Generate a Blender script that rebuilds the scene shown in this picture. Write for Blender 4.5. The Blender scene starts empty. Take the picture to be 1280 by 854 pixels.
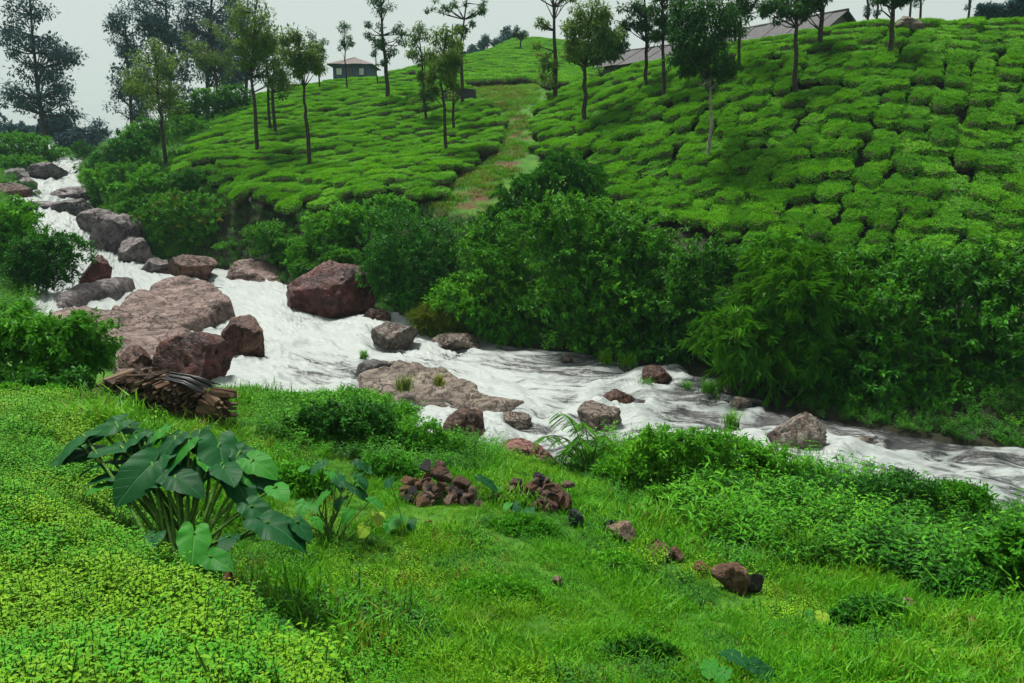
import bpy, bmesh, math, random
import numpy as np
from mathutils import Vector, Matrix, Euler

R = math.radians
# ------------------------------------------------------------------ camera
F = 1000.0                      # focal length in photo pixels (1280 wide)
PITCH = math.atan(222.0 / F)
CAM = np.array([0.0, 0.0, 10.0])
SCN = bpy.context.scene
COL = SCN.collection
cd = bpy.data.cameras.new('camera')
cd.sensor_fit = 'HORIZONTAL'; cd.sensor_width = 36.0; cd.lens = F / 1280 * 36.0
cd.clip_start = 0.1; cd.clip_end = 3000
camo = bpy.data.objects.new('camera', cd); COL.objects.link(camo)
camo.location = CAM; camo.rotation_euler = (math.pi / 2 - PITCH, 0, 0)
SCN.camera = camo
# ------------------------------------------------------------------ sky and sun (overcast)
SUN_EL, SUN_AZ = R(66), R(-38)          # azimuth from +Y towards +X
w = bpy.data.worlds.new('World'); SCN.world = w; w.use_nodes = True
nt = w.node_tree; nt.nodes.clear()
sky = nt.nodes.new('ShaderNodeTexSky'); sky.sky_type = 'NISHITA'; sky.sun_disc = False
sky.sun_elevation = SUN_EL; sky.sun_rotation = SUN_AZ; sky.dust_density = 4.0; sky.air_density = 1.0
hs = nt.nodes.new('ShaderNodeHueSaturation'); hs.inputs['Saturation'].default_value = 0.25
mx = nt.nodes.new('ShaderNodeMix'); mx.data_type = 'RGBA'; mx.inputs[0].default_value = 0.93
mx.inputs[7].default_value = (1.20, 1.36, 1.25, 1)     # even cloud cover
bg = nt.nodes.new('ShaderNodeBackground'); bg.inputs['Strength'].default_value = 0.1
out = nt.nodes.new('ShaderNodeOutputWorld')
nt.links.new(sky.outputs[0], hs.inputs['Color']); nt.links.new(hs.outputs[0], mx.inputs[6])
nt.links.new(mx.outputs[2], bg.inputs['Color']); nt.links.new(bg.outputs[0], out.inputs[0])
sl = bpy.data.lights.new('sun', 'SUN'); sl.energy = 1.5; sl.angle = R(12); sl.color = (1.0, 0.97, 0.9)
so = bpy.data.objects.new('sun', sl); COL.objects.link(so)
sd = Vector((math.sin(SUN_AZ) * math.cos(SUN_EL), math.cos(SUN_AZ) * math.cos(SUN_EL), math.sin(SUN_EL)))
so.rotation_euler = sd.to_track_quat('Z', 'Y').to_euler(); so.location = (0, 0, 60)
vs = SCN.view_settings
vs.view_transform = 'Standard'; vs.look = 'None'; vs.exposure = 2.15; vs.gamma = 1.0; vs.use_curve_mapping = False
cy = SCN.cycles
cy.max_bounces = 4; cy.diffuse_bounces = 1; cy.glossy_bounces = 2; cy.transmission_bounces = 2
cy.transparent_max_bounces = 4; cy.volume_bounces = 1; cy.caustics_reflective = False; cy.caustics_refractive = False
cy.use_denoising = True

# ------------------------------------------------------------------ helpers: pixels, noise
CP, SP = math.cos(PITCH), math.sin(PITCH)
def ray(px, py):
    u = (px - 640.0) / F; v = (427.0 - py) / F
    return np.array([u, CP + v * SP, -SP + v * CP])
def at(px, py, Y):
    d = ray(px, py); return CAM + d * (Y / d[1])
def atz(px, py, z):                       # z relative to the camera
    d = ray(px, py); return CAM + d * (z / d[2])
def proj(x, y, z):                        # world -> photo pixel (arrays)
    x = np.asarray(x, float); y = np.asarray(y, float) ; z = np.asarray(z, float) - CAM[2]
    dep = y * CP - z * SP; dep = np.where(dep < 0.05, 0.05, dep)
    v = (y * SP + z * CP) / dep
    return 640 + F * x / dep, 427 - F * v
def smooth(a, b, x):
    t = np.clip((x - a) / (b - a), 0, 1); return t * t * (3 - 2 * t)
def _h(ix, iy, iz, s):
    n = (ix * 374761393 + iy * 668265263 + iz * 2147483647 + s * 974634241) & 0xffffffff
    n = ((n ^ (n >> 13)) * 1274126177) & 0xffffffff
    n = ((n ^ (n >> 15)) * 2246822519) & 0xffffffff
    return ((n ^ (n >> 16)) & 0xffffff) / 0xffffff
def vnoise(p, s=0):
    p = np.asarray(p, float); i = np.floor(p).astype(np.int64); f = p - i; f = f * f * (3 - 2 * f)
    r = 0
    for a in (0, 1):
        for b in (0, 1):
            for c in (0, 1):
                wt = (f[:, 0] if a else 1 - f[:, 0]) * (f[:, 1] if b else 1 - f[:, 1]) * (f[:, 2] if c else 1 - f[:, 2])
                r = r + wt * _h(i[:, 0] + a, i[:, 1] + b, i[:, 2] + c, s)
    return r * 2 - 1
def fbm(p, s=0, o=4, g=0.5):
    p = np.asarray(p, float); r = 0; a = 1.0; t = 0
    for k in range(o):
        r = r + a * vnoise(p * 2.03 ** k + 17.3 * k, s + k); t += a; a *= g
    return r / t
def n2(x, y, sc, s=0, o=4):
    x = np.asarray(x, float).ravel(); y = np.asarray(y, float).ravel()
    return fbm(np.stack([x * sc, y * sc, np.zeros_like(x) + 0.37], 1), s, o)
def inpoly(px, py, poly):
    px = np.asarray(px, float); py = np.asarray(py, float); ins = np.zeros(px.shape, bool)
    n = len(poly)
    for i in range(n):
        x1, y1 = poly[i]; x2, y2 = poly[(i + 1) % n]
        if y1 == y2: continue
        c = ((y1 > py) != (y2 > py)) & (px < (x2 - x1) * (py - y1) / (y2 - y1) + x1)
        ins ^= c
    return ins
def unit(v):
    v = np.asarray(v, float); return v / np.maximum(np.linalg.norm(v, axis=-1, keepdims=True), 1e-9)

# ------------------------------------------------------------------ materials
def M_new(name):
    m = bpy.data.materials.new(name); m.use_nodes = True
    n = m.node_tree; n.nodes.clear(); return m, n
def ramp(n, fac, stops):
    r = n.nodes.new('ShaderNodeValToRGB'); e = r.color_ramp.elements
    while len(e) < len(stops): e.new(0.5)
    for k, (p, c) in enumerate(stops):
        e[k].position = p; e[k].color = (*c, 1) if len(c) == 3 else c
    n.links.new(fac, r.inputs[0]); return r.outputs[0]
def math_n(n, op, a, b=None, c=None, clamp=False):
    k = n.nodes.new('ShaderNodeMath'); k.operation = op; k.use_clamp = clamp
    for i, v in enumerate((a, b, c)):
        if v is None: continue
        if isinstance(v, (int, float)): k.inputs[i].default_value = v
        else: n.links.new(v, k.inputs[i])
    return k.outputs[0]
def mixc(n, fac, a, b, mode='MIX'):
    k = n.nodes.new('ShaderNodeMix'); k.data_type = 'RGBA'; k.blend_type = mode
    for s, v in ((0, fac), (6, a), (7, b)):
        if isinstance(v, (int, float)): k.inputs[s].default_value = v
        elif isinstance(v, tuple): k.inputs[s].default_value = (*v, 1) if len(v) == 3 else v
        else: n.links.new(v, k.inputs[s])
    return k.outputs[2]
def noise_n(n, vec, scale, detail=4, rough=0.55, dist=0.0):
    k = n.nodes.new('ShaderNodeTexNoise'); k.inputs['Scale'].default_value = scale
    k.inputs['Detail'].default_value = detail; k.inputs['Roughness'].default_value = rough
    k.inputs['Distortion'].default_value = dist
    if vec is not None: n.links.new(vec, k.inputs['Vector'])
    return k.outputs['Fac']
def bump_n(n, h, strength, dist):
    b = n.nodes.new('ShaderNodeBump'); b.inputs['Strength'].default_value = strength
    b.inputs['Distance'].default_value = dist; n.links.new(h, b.inputs['Height']); return b.outputs[0]
def finish(n, color, rough, normal=None, spec=0.5, trans=0.0, tcol=None):
    p = n.nodes.new('ShaderNodeBsdfPrincipled'); o = n.nodes.new('ShaderNodeOutputMaterial')
    for s, v in (('Base Color', color), ('Roughness', rough)):
        if isinstance(v, (int, float)): p.inputs[s].default_value = v
        elif isinstance(v, tuple): p.inputs[s].default_value = (*v, 1)
        else: n.links.new(v, p.inputs[s])
    p.inputs['Specular IOR Level'].default_value = spec
    if normal is not None: n.links.new(normal, p.inputs['Normal'])
    if trans > 0:
        t = n.nodes.new('ShaderNodeBsdfTranslucent'); a = n.nodes.new('ShaderNodeMixShader'); a.inputs[0].default_value = trans
        n.links.new(tcol if tcol is not None else color, t.inputs['Color'])
        n.links.new(p.outputs[0], a.inputs[1]); n.links.new(t.outputs[0], a.inputs[2]); n.links.new(a.outputs[0], o.inputs[0])
    else:
        n.links.new(p.outputs[0], o.inputs[0])
    return p
def attr_n(n, name):
    a = n.nodes.new('ShaderNodeAttribute'); a.attribute_name = name; return a
def leaf_mat(name, dark, mid, light, rough=0.5, trans=0.22, spec=0.12, world_patch=0.0, patch_col=None):
    m, n = M_new(name)
    a = attr_n(n, 'rnd').outputs['Fac']
    oi = n.nodes.new('ShaderNodeObjectInfo').outputs['Random']
    f = math_n(n, 'ADD', math_n(n, 'MULTIPLY', a, 0.66), math_n(n, 'MULTIPLY', oi, 0.34))
    c = ramp(n, f, [(0.0, dark), (0.5, mid), (1.0, light)])
    if world_patch > 0:
        g = n.nodes.new('ShaderNodeNewGeometry')
        w_ = noise_n(n, g.outputs['Position'], world_patch, 3)
        c = mixc(n, ramp(n, w_, [(0.46, (0, 0, 0)), (0.72, (0.7, 0.7, 0.7))]), c, patch_col if patch_col else light)
    t = mixc(n, 0.5, c, light)
    finish(n, c, max(rough, 0.5), None, spec, trans, t)
    return m
MAT = {}
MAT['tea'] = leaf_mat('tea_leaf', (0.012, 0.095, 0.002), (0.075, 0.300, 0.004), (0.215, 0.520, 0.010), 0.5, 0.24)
MAT['tea_far'] = MAT['tea']
MAT['shrub'] = leaf_mat('shrub_leaf', (0.008, 0.062, 0.003), (0.036, 0.180, 0.005), (0.130, 0.390, 0.012), 0.5, 0.22)
MAT['shrub_bright'] = leaf_mat('bright_shrub_leaf', (0.014, 0.105, 0.004), (0.058, 0.260, 0.008), (0.160, 0.440, 0.016), 0.5, 0.25)
MAT['shrub_deep'] = leaf_mat('deep_shrub_leaf', (0.006, 0.052, 0.003), (0.020, 0.130, 0.006), (0.070, 0.270, 0.012), 0.5, 0.2)
MAT['shrub_brown'] = leaf_mat('russet_shrub_leaf', (0.022, 0.084, 0.007), (0.063, 0.161, 0.011), (0.210, 0.154, 0.021), 0.5, 0.2)
MAT['feather'] = leaf_mat('feathery_leaf', (0.010, 0.080, 0.003), (0.050, 0.220, 0.007), (0.160, 0.400, 0.016), 0.5, 0.25)
MAT['oak'] = leaf_mat('silver_oak_leaf', (0.024, 0.070, 0.010), (0.085, 0.180, 0.022), (0.230, 0.340, 0.055), 0.55, 0.25)
MAT['oak_dark'] = leaf_mat('dark_tree_leaf', (0.010, 0.042, 0.010), (0.026, 0.100, 0.018), (0.070, 0.180, 0.036), 0.5, 0.22)
MAT['hazed_tree'] = leaf_mat('haze_tinted_leaf', (0.026, 0.066, 0.078), (0.046, 0.105, 0.120), (0.075, 0.145, 0.155), 0.6, 0.15)  # distance haze put into the leaf colour: bluer and paler
MAT['grass'] = leaf_mat('grass_blade', (0.020, 0.130, 0.003), (0.065, 0.280, 0.005), (0.150, 0.410, 0.012), 0.5, 0.3, 0.12, 0.8, (0.170, 0.330, 0.008))
MAT['weed'] = leaf_mat('weed_leaf', (0.016, 0.115, 0.003), (0.052, 0.255, 0.006), (0.130, 0.400, 0.014), 0.5, 0.28)
MAT['weed_yellow'] = leaf_mat('yellow_green_weed_leaf', (0.036, 0.145, 0.003), (0.115, 0.300, 0.005), (0.250, 0.460, 0.012), 0.5, 0.3)
MAT['weed_deep'] = leaf_mat('deep_weed_leaf', (0.007, 0.055, 0.003), (0.020, 0.120, 0.006), (0.060, 0.240, 0.014), 0.5, 0.2)
MAT['drygrass'] = leaf_mat('straw_grass_blade', (0.05, 0.13, 0.006), (0.120, 0.190, 0.012), (0.230, 0.230, 0.030), 0.55, 0.25)

def bark_mat(name, c1, c2, sc=9):
    m, n = M_new(name); tc = n.nodes.new('ShaderNodeTexCoord').outputs['Object']
    f = noise_n(n, tc, sc, 5)
    finish(n, ramp(n, f, [(0.35, c1), (0.68, c2)]), 0.85, bump_n(n, f, 0.5, 0.03), 0.2); return m
MAT['bark'] = bark_mat('dark_bark', (0.018, 0.014, 0.011), (0.060, 0.048, 0.038))
MAT['bark_pale'] = bark_mat('pale_bark', (0.14, 0.12, 0.10), (0.34, 0.31, 0.26))
MAT['stem'] = bark_mat('green_stem', (0.04, 0.11, 0.012), (0.09, 0.20, 0.03), 30)
MAT['twig'] = bark_mat('twig_bark', (0.03, 0.025, 0.015), (0.07, 0.055, 0.03), 20)

def rock_mat(name, c1, c2, c3, rough=0.42, lichen=None, sc=1.6, strata=0.0):
    m, n = M_new(name); tc = n.nodes.new('ShaderNodeTexCoord').outputs['Object']
    f1 = noise_n(n, tc, sc, 6, 0.6, 0.4); f2 = noise_n(n, tc, sc * 6.5, 5, 0.65); f3 = noise_n(n, tc, sc * 0.7, 3, 0.5, 1.0)
    c = ramp(n, f1, [(0.38, c1), (0.50, c2), (0.64, c3)])
    c = mixc(n, ramp(n, f2, [(0.40, (0, 0, 0)), (0.72, (0.65, 0.65, 0.65))]), c, c3)
    c = mixc(n, ramp(n, f3, [(0.50, (0, 0, 0)), (0.68, (0.6, 0.6, 0.6))]), c, c1)
    if lichen:
        f4 = noise_n(n, tc, sc * 3.2, 4, 0.6, 0.6)
        c = mixc(n, ramp(n, f4, [(0.50, (0, 0, 0)), (0.56, (0.85, 0.85, 0.85))]), c, lichen)
    fc = noise_n(n, tc, sc * 1.3, 5, 0.6, 0.8); crk = ramp(n, math_n(n, 'ABSOLUTE', math_n(n, 'SUBTRACT', fc, 0.5)), [(0.0, (1, 1, 1)), (0.022, (0, 0, 0))])
    c = mixc(n, math_n(n, 'MULTIPLY', crk, 0.75), c, tuple(v * 0.35 for v in c1))
    f5 = noise_n(n, tc, sc * 16, 4, 0.7); c = mixc(n, ramp(n, f5, [(0.38, (0.4, 0.4, 0.4)), (0.52, (0, 0, 0))]), c, tuple(v * 0.5 for v in c1))
    h = math_n(n, 'ADD', math_n(n, 'MULTIPLY', f1, 1.0), math_n(n, 'MULTIPLY', f2, 0.45))
    h = math_n(n, 'SUBTRACT', math_n(n, 'ADD', h, math_n(n, 'MULTIPLY', f5, 0.18)), math_n(n, 'MULTIPLY', crk, 0.35))
    if strata:
        wv = n.nodes.new('ShaderNodeTexWave'); wv.bands_direction = 'Z'; wv.inputs['Scale'].default_value = strata
        wv.inputs['Distortion'].default_value = 5.0; wv.inputs['Detail'].default_value = 4; n.links.new(tc, wv.inputs['Vector'])
        h = math_n(n, 'ADD', h, math_n(n, 'MULTIPLY', wv.outputs['Fac'], 0.16))
        c = mixc(n, ramp(n, wv.outputs['Fac'], [(0.02, (0.32, 0.32, 0.32)), (0.16, (0, 0, 0))]), c, c1)
    r = ramp(n, f2, [(0.3, (rough + 0.02,) * 3), (0.7, (rough + 0.28,) * 3)])
    finish(n, c, r, bump_n(n, h, 0.95, 0.14), 0.32); return m
MAT['rock_red'] = rock_mat('wet_red_rock', (0.0155, 0.0034, 0.0026), (0.0602, 0.0112, 0.0086), (0.1462, 0.0447, 0.0361), 0.36)
MAT['rock_redbrown'] = rock_mat('wet_brown_rock', (0.0155, 0.0060, 0.0034), (0.0645, 0.0224, 0.0129), (0.1720, 0.0843, 0.0568), 0.38)
MAT['rock_pink'] = rock_mat('pink_granite', (0.0559, 0.0310, 0.0258), (0.1548, 0.0929, 0.0757), (0.2580, 0.1823, 0.1591), 0.40, strata=1.4)
MAT['rock_salmon'] = rock_mat('salmon_rock', (0.0946, 0.0310, 0.0224), (0.2064, 0.0817, 0.0602), (0.2838, 0.1548, 0.1247), 0.42)
MAT['rock_grey'] = rock_mat('grey_granite', (0.0301, 0.0253, 0.0277), (0.0722, 0.0614, 0.0632), (0.1505, 0.1354, 0.1324), 0.40, strata=1.0)
MAT['rock_tan'] = rock_mat('tan_rock', (0.0602, 0.0430, 0.0327), (0.1591, 0.1204, 0.0946), (0.2580, 0.2107, 0.1720), 0.42, strata=1.8)
MAT['rock_lichen'] = rock_mat('lichen_rock', (0.0516, 0.0301, 0.0241), (0.1290, 0.0860, 0.0688), (0.2322, 0.1849, 0.1548), 0.5, (0.2408, 0.2288, 0.1926), 2.4)
MAT['rock_purple'] = rock_mat('purple_grey_rock', (0.034, 0.025, 0.028), (0.098, 0.076, 0.08), (0.205, 0.17, 0.172), 0.36)
MAT['stone_brown'] = rock_mat('brown_stone', (0.06, 0.028, 0.016), (0.18, 0.09, 0.052), (0.34, 0.205, 0.135), 0.45, None, 6)
MAT['stone_rust'] = rock_mat('rust_stone', (0.12, 0.05, 0.02), (0.3, 0.14, 0.055), (0.42, 0.25, 0.13), 0.5, None, 6)
MAT['stone_dark'] = rock_mat('dark_stone', (0.010, 0.009, 0.010), (0.030, 0.026, 0.028), (0.085, 0.075, 0.075), 0.4, None, 6)
MAT['stone_pale'] = rock_mat('pale_stone', (0.15, 0.09, 0.06), (0.33, 0.21, 0.15), (0.46, 0.35, 0.27), 0.5, None, 6)
MAT['stone_blue'] = rock_mat('slate_stone', (0.012, 0.016, 0.022), (0.035, 0.045, 0.058), (0.09, 0.11, 0.13), 0.4, None, 6)

def plain(name, c1, c2, sc, rough=0.7, spec=0.3, stretch=None, bump=0.3):
    m, n = M_new(name); tc = n.nodes.new('ShaderNodeTexCoord').outputs['Object']
    if stretch:
        mp = n.nodes.new('ShaderNodeMapping'); mp.inputs['Scale'].default_value = stretch; n.links.new(tc, mp.inputs[0]); tc = mp.outputs[0]
    f = noise_n(n, tc, sc, 5)
    finish(n, ramp(n, f, [(0.32, c1), (0.7, c2)]), rough, bump_n(n, f, bump, 0.02), spec); return m
MAT['wood_a'] = plain('split_wood', (0.035, 0.019, 0.011), (0.115, 0.064, 0.034), 14, 0.75, 0.25, (1, 1, 0.15))
MAT['wood_b'] = plain('dark_split_wood', (0.018, 0.011, 0.008), (0.065, 0.038, 0.024), 14, 0.75, 0.25, (1, 1, 0.15))
MAT['wood_c'] = plain('pale_split_wood', (0.07, 0.042, 0.025), (0.185, 0.115, 0.065), 14, 0.75, 0.25, (1, 1, 0.15))
MAT['stick'] = plain('black_stick', (0.012, 0.011, 0.013), (0.055, 0.050, 0.055), 20, 0.5, 0.4)
MAT['roof_grey'] = plain('grey_roof_sheet', (0.026, 0.025, 0.028), (0.062, 0.060, 0.064), 3.5, 0.65, 0.2)
MAT['roof_brown'] = plain('brown_roof_tile', (0.085, 0.065, 0.062), (0.16, 0.125, 0.115), 5, 0.8)
MAT['wall_dark'] = plain('weathered_wall', (0.06, 0.055, 0.055), (0.15, 0.135, 0.13), 2.5, 0.85)
MAT['wall_blue'] = plain('blue_wall_paint', (0.045, 0.07, 0.11), (0.06, 0.095, 0.15), 2.5, 0.8)
MAT['wall_pale'] = plain('pale_wall_paint', (0.42, 0.43, 0.42), (0.6, 0.6, 0.58), 2.5, 0.8)
MAT['timber'] = plain('grey_timber', (0.05, 0.045, 0.04), (0.12, 0.11, 0.10), 8, 0.8)
MAT['glass'] = plain('window_glass', (0.02, 0.025, 0.03), (0.04, 0.045, 0.05), 2, 0.1, 0.6, None, 0.02)
MAT['tarp'] = plain('black_tarpaulin', (0.012, 0.013, 0.018), (0.03, 0.032, 0.042), 4, 0.45)
MAT['sack'] = plain('white_sack', (0.5, 0.5, 0.5), (0.75, 0.75, 0.74), 6, 0.7)

# terrain: grass, dark soil under the bushes, bare earth on the path
def terrain_mat():
    m, n = M_new('ground_soil_and_grass')
    g = n.nodes.new('ShaderNodeNewGeometry').outputs['Position']
    a = attr_n(n, 'soil').outputs['Fac']; pth = attr_n(n, 'earth').outputs['Fac']
    f = noise_n(n, g, 1.3, 6); f2 = noise_n(n, g, 7.0, 4)
    grass = ramp(n, f, [(0.3, (0.022, 0.085, 0.006)), (0.55, (0.045, 0.140, 0.009)), (0.8, (0.095, 0.165, 0.016))])
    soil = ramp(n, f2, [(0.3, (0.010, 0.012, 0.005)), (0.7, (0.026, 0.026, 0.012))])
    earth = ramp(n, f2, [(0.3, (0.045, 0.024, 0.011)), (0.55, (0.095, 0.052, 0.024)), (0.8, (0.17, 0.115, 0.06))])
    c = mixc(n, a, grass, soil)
    e = math_n(n, 'MULTIPLY', pth, ramp(n, noise_n(n, g, 0.9, 4), [(0.46, (0, 0, 0)), (0.58, (1, 1, 1))]))
    c = mixc(n, e, c, earth)
    finish(n, c, 0.9, bump_n(n, f2, 0.5, 0.05), 0.2); return m
MAT['terrain'] = terrain_mat()

def water_mat():
    m, n = M_new('white_water')
    fl = attr_n(n, 'flow').outputs['Vector']; fo = attr_n(n, 'foam').outputs['Fac']
    mp = n.nodes.new('ShaderNodeMapping'); mp.inputs['Scale'].default_value = (0.55, 2.2, 1); n.links.new(fl, mp.inputs[0])
    a = noise_n(n, mp.outputs[0], 1.7, 7, 0.62, 0.9)
    mp2 = n.nodes.new('ShaderNodeMapping'); mp2.inputs['Scale'].default_value = (1.2, 3.2, 1); n.links.new(fl, mp2.inputs[0])
    b = noise_n(n, mp2.outputs[0], 5.5, 5, 0.65, 0.6)
    s = math_n(n, 'ADD', fo, math_n(n, 'MULTIPLY', math_n(n, 'SUBTRACT', a, 0.5), 2.6))
    s = math_n(n, 'ADD', s, math_n(n, 'MULTIPLY', math_n(n, 'SUBTRACT', b, 0.5), 0.6))
    mask = ramp(n, s, [(0.30, (0, 0, 0)), (0.52, (0.42, 0.42, 0.42)), (0.80, (1, 1, 1))])
    deep = ramp(n, a, [(0.3, (0.010, 0.011, 0.012)), (0.7, (0.034, 0.034, 0.036))])
    c = mixc(n, mask, deep, (0.305, 0.335, 0.325))
    r = ramp(n, mask, [(0.0, (0.10, 0.10, 0.10)), (0.8, (0.42, 0.42, 0.42))])
    h = math_n(n, 'ADD', a, math_n(n, 'MULTIPLY', b, 0.5))
    finish(n, c, r, bump_n(n, h, 0.6, 0.14), 0.5); return m
MAT['water'] = water_mat()

def big_leaf_mat(name, c1, c2, vein):
    m, n = M_new(name)
    pol = attr_n(n, 'pol').outputs['Vector']          # x: along the midrib angle, y: radius
    sx = n.nodes.new('ShaderNodeSeparateXYZ'); n.links.new(pol, sx.inputs[0])
    ay = math_n(n, 'ABSOLUTE', sx.outputs[1])
    k = math_n(n, 'ABSOLUTE', math_n(n, 'SINE', math_n(n, 'MULTIPLY', math_n(n, 'SUBTRACT', sx.outputs[0], math_n(n, 'MULTIPLY', ay, 0.75)), 17.0)))
    lat = ramp(n, k, [(0.0, (0.7, 0.7, 0.7)), (0.13, (0, 0, 0))]); mid = ramp(n, ay, [(0.008, (1, 1, 1)), (0.028, (0, 0, 0))])
    v = math_n(n, 'MAXIMUM', lat, mid)
    oi = n.nodes.new('ShaderNodeObjectInfo').outputs['Random']
    tc = n.nodes.new('ShaderNodeTexCoord').outputs['Object']
    f = noise_n(n, tc, 7, 4)
    c = mixc(n, math_n(n, 'ADD', math_n(n, 'MULTIPLY', oi, 0.6), math_n(n, 'MULTIPLY', f, 0.4)), c1, c2)
    c = mixc(n, math_n(n, 'MULTIPLY', v, 0.6), c, vein)
    h = math_n(n, 'SUBTRACT', math_n(n, 'MULTIPLY', f, 0.25), math_n(n, 'MULTIPLY', v, 0.6))
    finish(n, c, 0.50, bump_n(n, h, 0.5, 0.012), 0.08, 0.14, c); return m
MAT['ear_blue'] = big_leaf_mat('blue_green_big_leaf', (0.004, 0.042, 0.012), (0.011, 0.085, 0.020), (0.030, 0.125, 0.034))
MAT['ear_green'] = big_leaf_mat('green_big_leaf', (0.012, 0.105, 0.010), (0.032, 0.190, 0.016), (0.085, 0.26, 0.04))
MAT['ear_yellow'] = big_leaf_mat('yellowing_big_leaf', (0.12, 0.24, 0.015), (0.22, 0.32, 0.03), (0.3, 0.36, 0.06))

# ------------------------------------------------------------------ mesh building
class Geo:
    def __init__(s): s.V = []; s.T = []; s.mi = []; s.r = []; s.n = 0; s.sm = []
    def add(s, V, T, mi=0, rnd=None, sm=False):
        V = np.asarray(V, float); T = np.asarray(T, int)
        s.V.append(V); s.T.append(T + s.n); s.n += len(V)
        s.mi.append(np.full(len(T), mi)); s.sm.append(np.full(len(T), sm))
        s.r.append(np.full(len(V), 0.5) if rnd is None else np.asarray(rnd, float))
    def leaves(s, P, D, N, L, W, mi=0, rnd=None, fold=0.25, droop=0.15, fine=False, mid=0.45):
        n = len(P); P = np.asarray(P, float); D = unit(D); S = unit(np.cross(D, N)); N = unit(np.cross(S, D))
        L = np.broadcast_to(np.asarray(L, float), (n,))[:, None]; W = np.broadcast_to(np.asarray(W, float), (n,))[:, None]
        rnd = np.random.rand(n) if rnd is None else rnd
        tip = P + D * L - N * droop * L
        if not fine:
            a = P + D * L * mid + S * W * .5 + N * fold * W * .5; b = P + D * L * mid - S * W * .5 + N * fold * W * .5
            V = np.stack([P, a, tip, b], 1).reshape(-1, 3); k = np.arange(n)[:, None] * 4
            T = np.concatenate([k + [0, 1, 2], k + [0, 2, 3]]) ; s.add(V, T, mi, np.repeat(rnd, 4))
        else:
            c = P + D * L * .5 - N * droop * L * .15
            a = P + D * L * .28 + S * W * .46 + N * fold * W * .5; b = P + D * L * .28 - S * W * .46 + N * fold * W * .5
            e = P + D * L * .62 + S * W * .40 + N * (fold * W * .4 - droop * L * .3); f = P + D * L * .62 - S * W * .40 + N * (fold * W * .4 - droop * L * .3)
            V = np.stack([P, a, e, tip, f, b, c], 1).reshape(-1, 3); k = np.arange(n)[:, None] * 7
            T = np.concatenate([k + q for q in ([0, 1, 6], [1, 2, 6], [2, 3, 6], [3, 4, 6], [4, 5, 6], [5, 0, 6])])
            s.add(V, T, mi, np.repeat(rnd, 7))
    def tube(s, path, rad, sides=6, mi=0, cap=True):
        path = np.asarray(path, float); m = len(path); rad = np.broadcast_to(np.asarray(rad, float), (m,))
        tan = unit(np.gradient(path, axis=0)); ref = np.array([0.31, 0.17, 0.93]) if abs(tan[0][2]) < 0.9 else np.array([0.97, 0.2, 0.1])
        A = unit(np.cross(tan, ref)); B = unit(np.cross(tan, A)); an = np.arange(sides) * 2 * math.pi / sides
        V = (path[:, None] + rad[:, None, None] * (np.cos(an)[None, :, None] * A[:, None] + np.sin(an)[None, :, None] * B[:, None])).reshape(-1, 3)
        T = []
        for i in range(m - 1):
            for j in range(sides):
                a = i * sides + j; b = i * sides + (j + 1) % sides
                T += [(a, b, b + sides), (a, b + sides, a + sides)]
        if cap:
            V = np.concatenate([V, path[:1], path[-1:]]); c0 = m * sides; c1 = c0 + 1
            for j in range(sides):
                T += [(c0, (j + 1) % sides, j), (c1, (m - 1) * sides + j, (m - 1) * sides + (j + 1) % sides)]
        s.add(V, T, mi, None, True)
    def blob(s, c, r, seed, amp=0.25, mi=0, sub=2, zmin=None):
        V, T = ico(sub); V = V * (1 + amp * fbm(V * 1.7 + seed * 3.1, seed, 3)[:, None]); V = V * np.asarray(r) + np.asarray(c)
        if zmin is not None: V[:, 2] = np.maximum(V[:, 2], zmin)
        s.add(V, T, mi, np.random.rand(len(V)) * 0.4, True)
    def box(s, a, b, mi=0):
        x0, y0, z0 = a; x1, y1, z1 = b
        V = [(x0, y0, z0), (x1, y0, z0), (x1, y1, z0), (x0, y1, z0), (x0, y0, z1), (x1, y0, z1), (x1, y1, z1), (x0, y1, z1)]
        T = []
        for q in ((0, 3, 2, 1), (4, 5, 6, 7), (0, 1, 5, 4), (1, 2, 6, 5), (2, 3, 7, 6), (3, 0, 4, 7)): T += [(q[0], q[1], q[2]), (q[0], q[2], q[3])]
        s.add(V, T, mi)
    def mesh(s, name, mats, extra=None):
        V = np.concatenate(s.V); T = np.concatenate(s.T); me = bpy.data.meshes.new(name)
        me.vertices.add(len(V)); me.vertices.foreach_set('co', V.astype(np.float32).ravel())
        me.loops.add(len(T) * 3); me.loops.foreach_set('vertex_index', T.astype(np.int32).ravel())
        me.polygons.add(len(T)); me.polygons.foreach_set('loop_start', np.arange(0, len(T) * 3, 3, dtype=np.int32))
        me.polygons.foreach_set('loop_total', np.full(len(T), 3, np.int32))
        for m in mats: me.materials.append(MAT[m])
        me.polygons.foreach_set('material_index', np.concatenate(s.mi).astype(np.int32))
        me.polygons.foreach_set('use_smooth', np.concatenate(s.sm).astype(bool))
        at_ = me.attributes.new('rnd', 'FLOAT', 'POINT'); at_.data.foreach_set('value', np.concatenate(s.r).astype(np.float32))
        if extra:
            for k, (ty, arr) in extra.items():
                a = me.attributes.new(k, ty, 'POINT'); a.data.foreach_set('value' if ty == 'FLOAT' else 'vector', np.asarray(arr, np.float32).ravel())
        me.update(); me.validate(); return me
_ico = {}
def ico(sub):
    if sub not in _ico:
        bm = bmesh.new(); bmesh.ops.create_icosphere(bm, subdivisions=sub, radius=1.0); bm.verts.ensure_lookup_table()
        _ico[sub] = (np.array([v.co[:] for v in bm.verts]), np.array([[v.index for v in f.verts] for f in bm.faces])); bm.free()
    return _ico[sub][0].copy(), _ico[sub][1]
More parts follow.
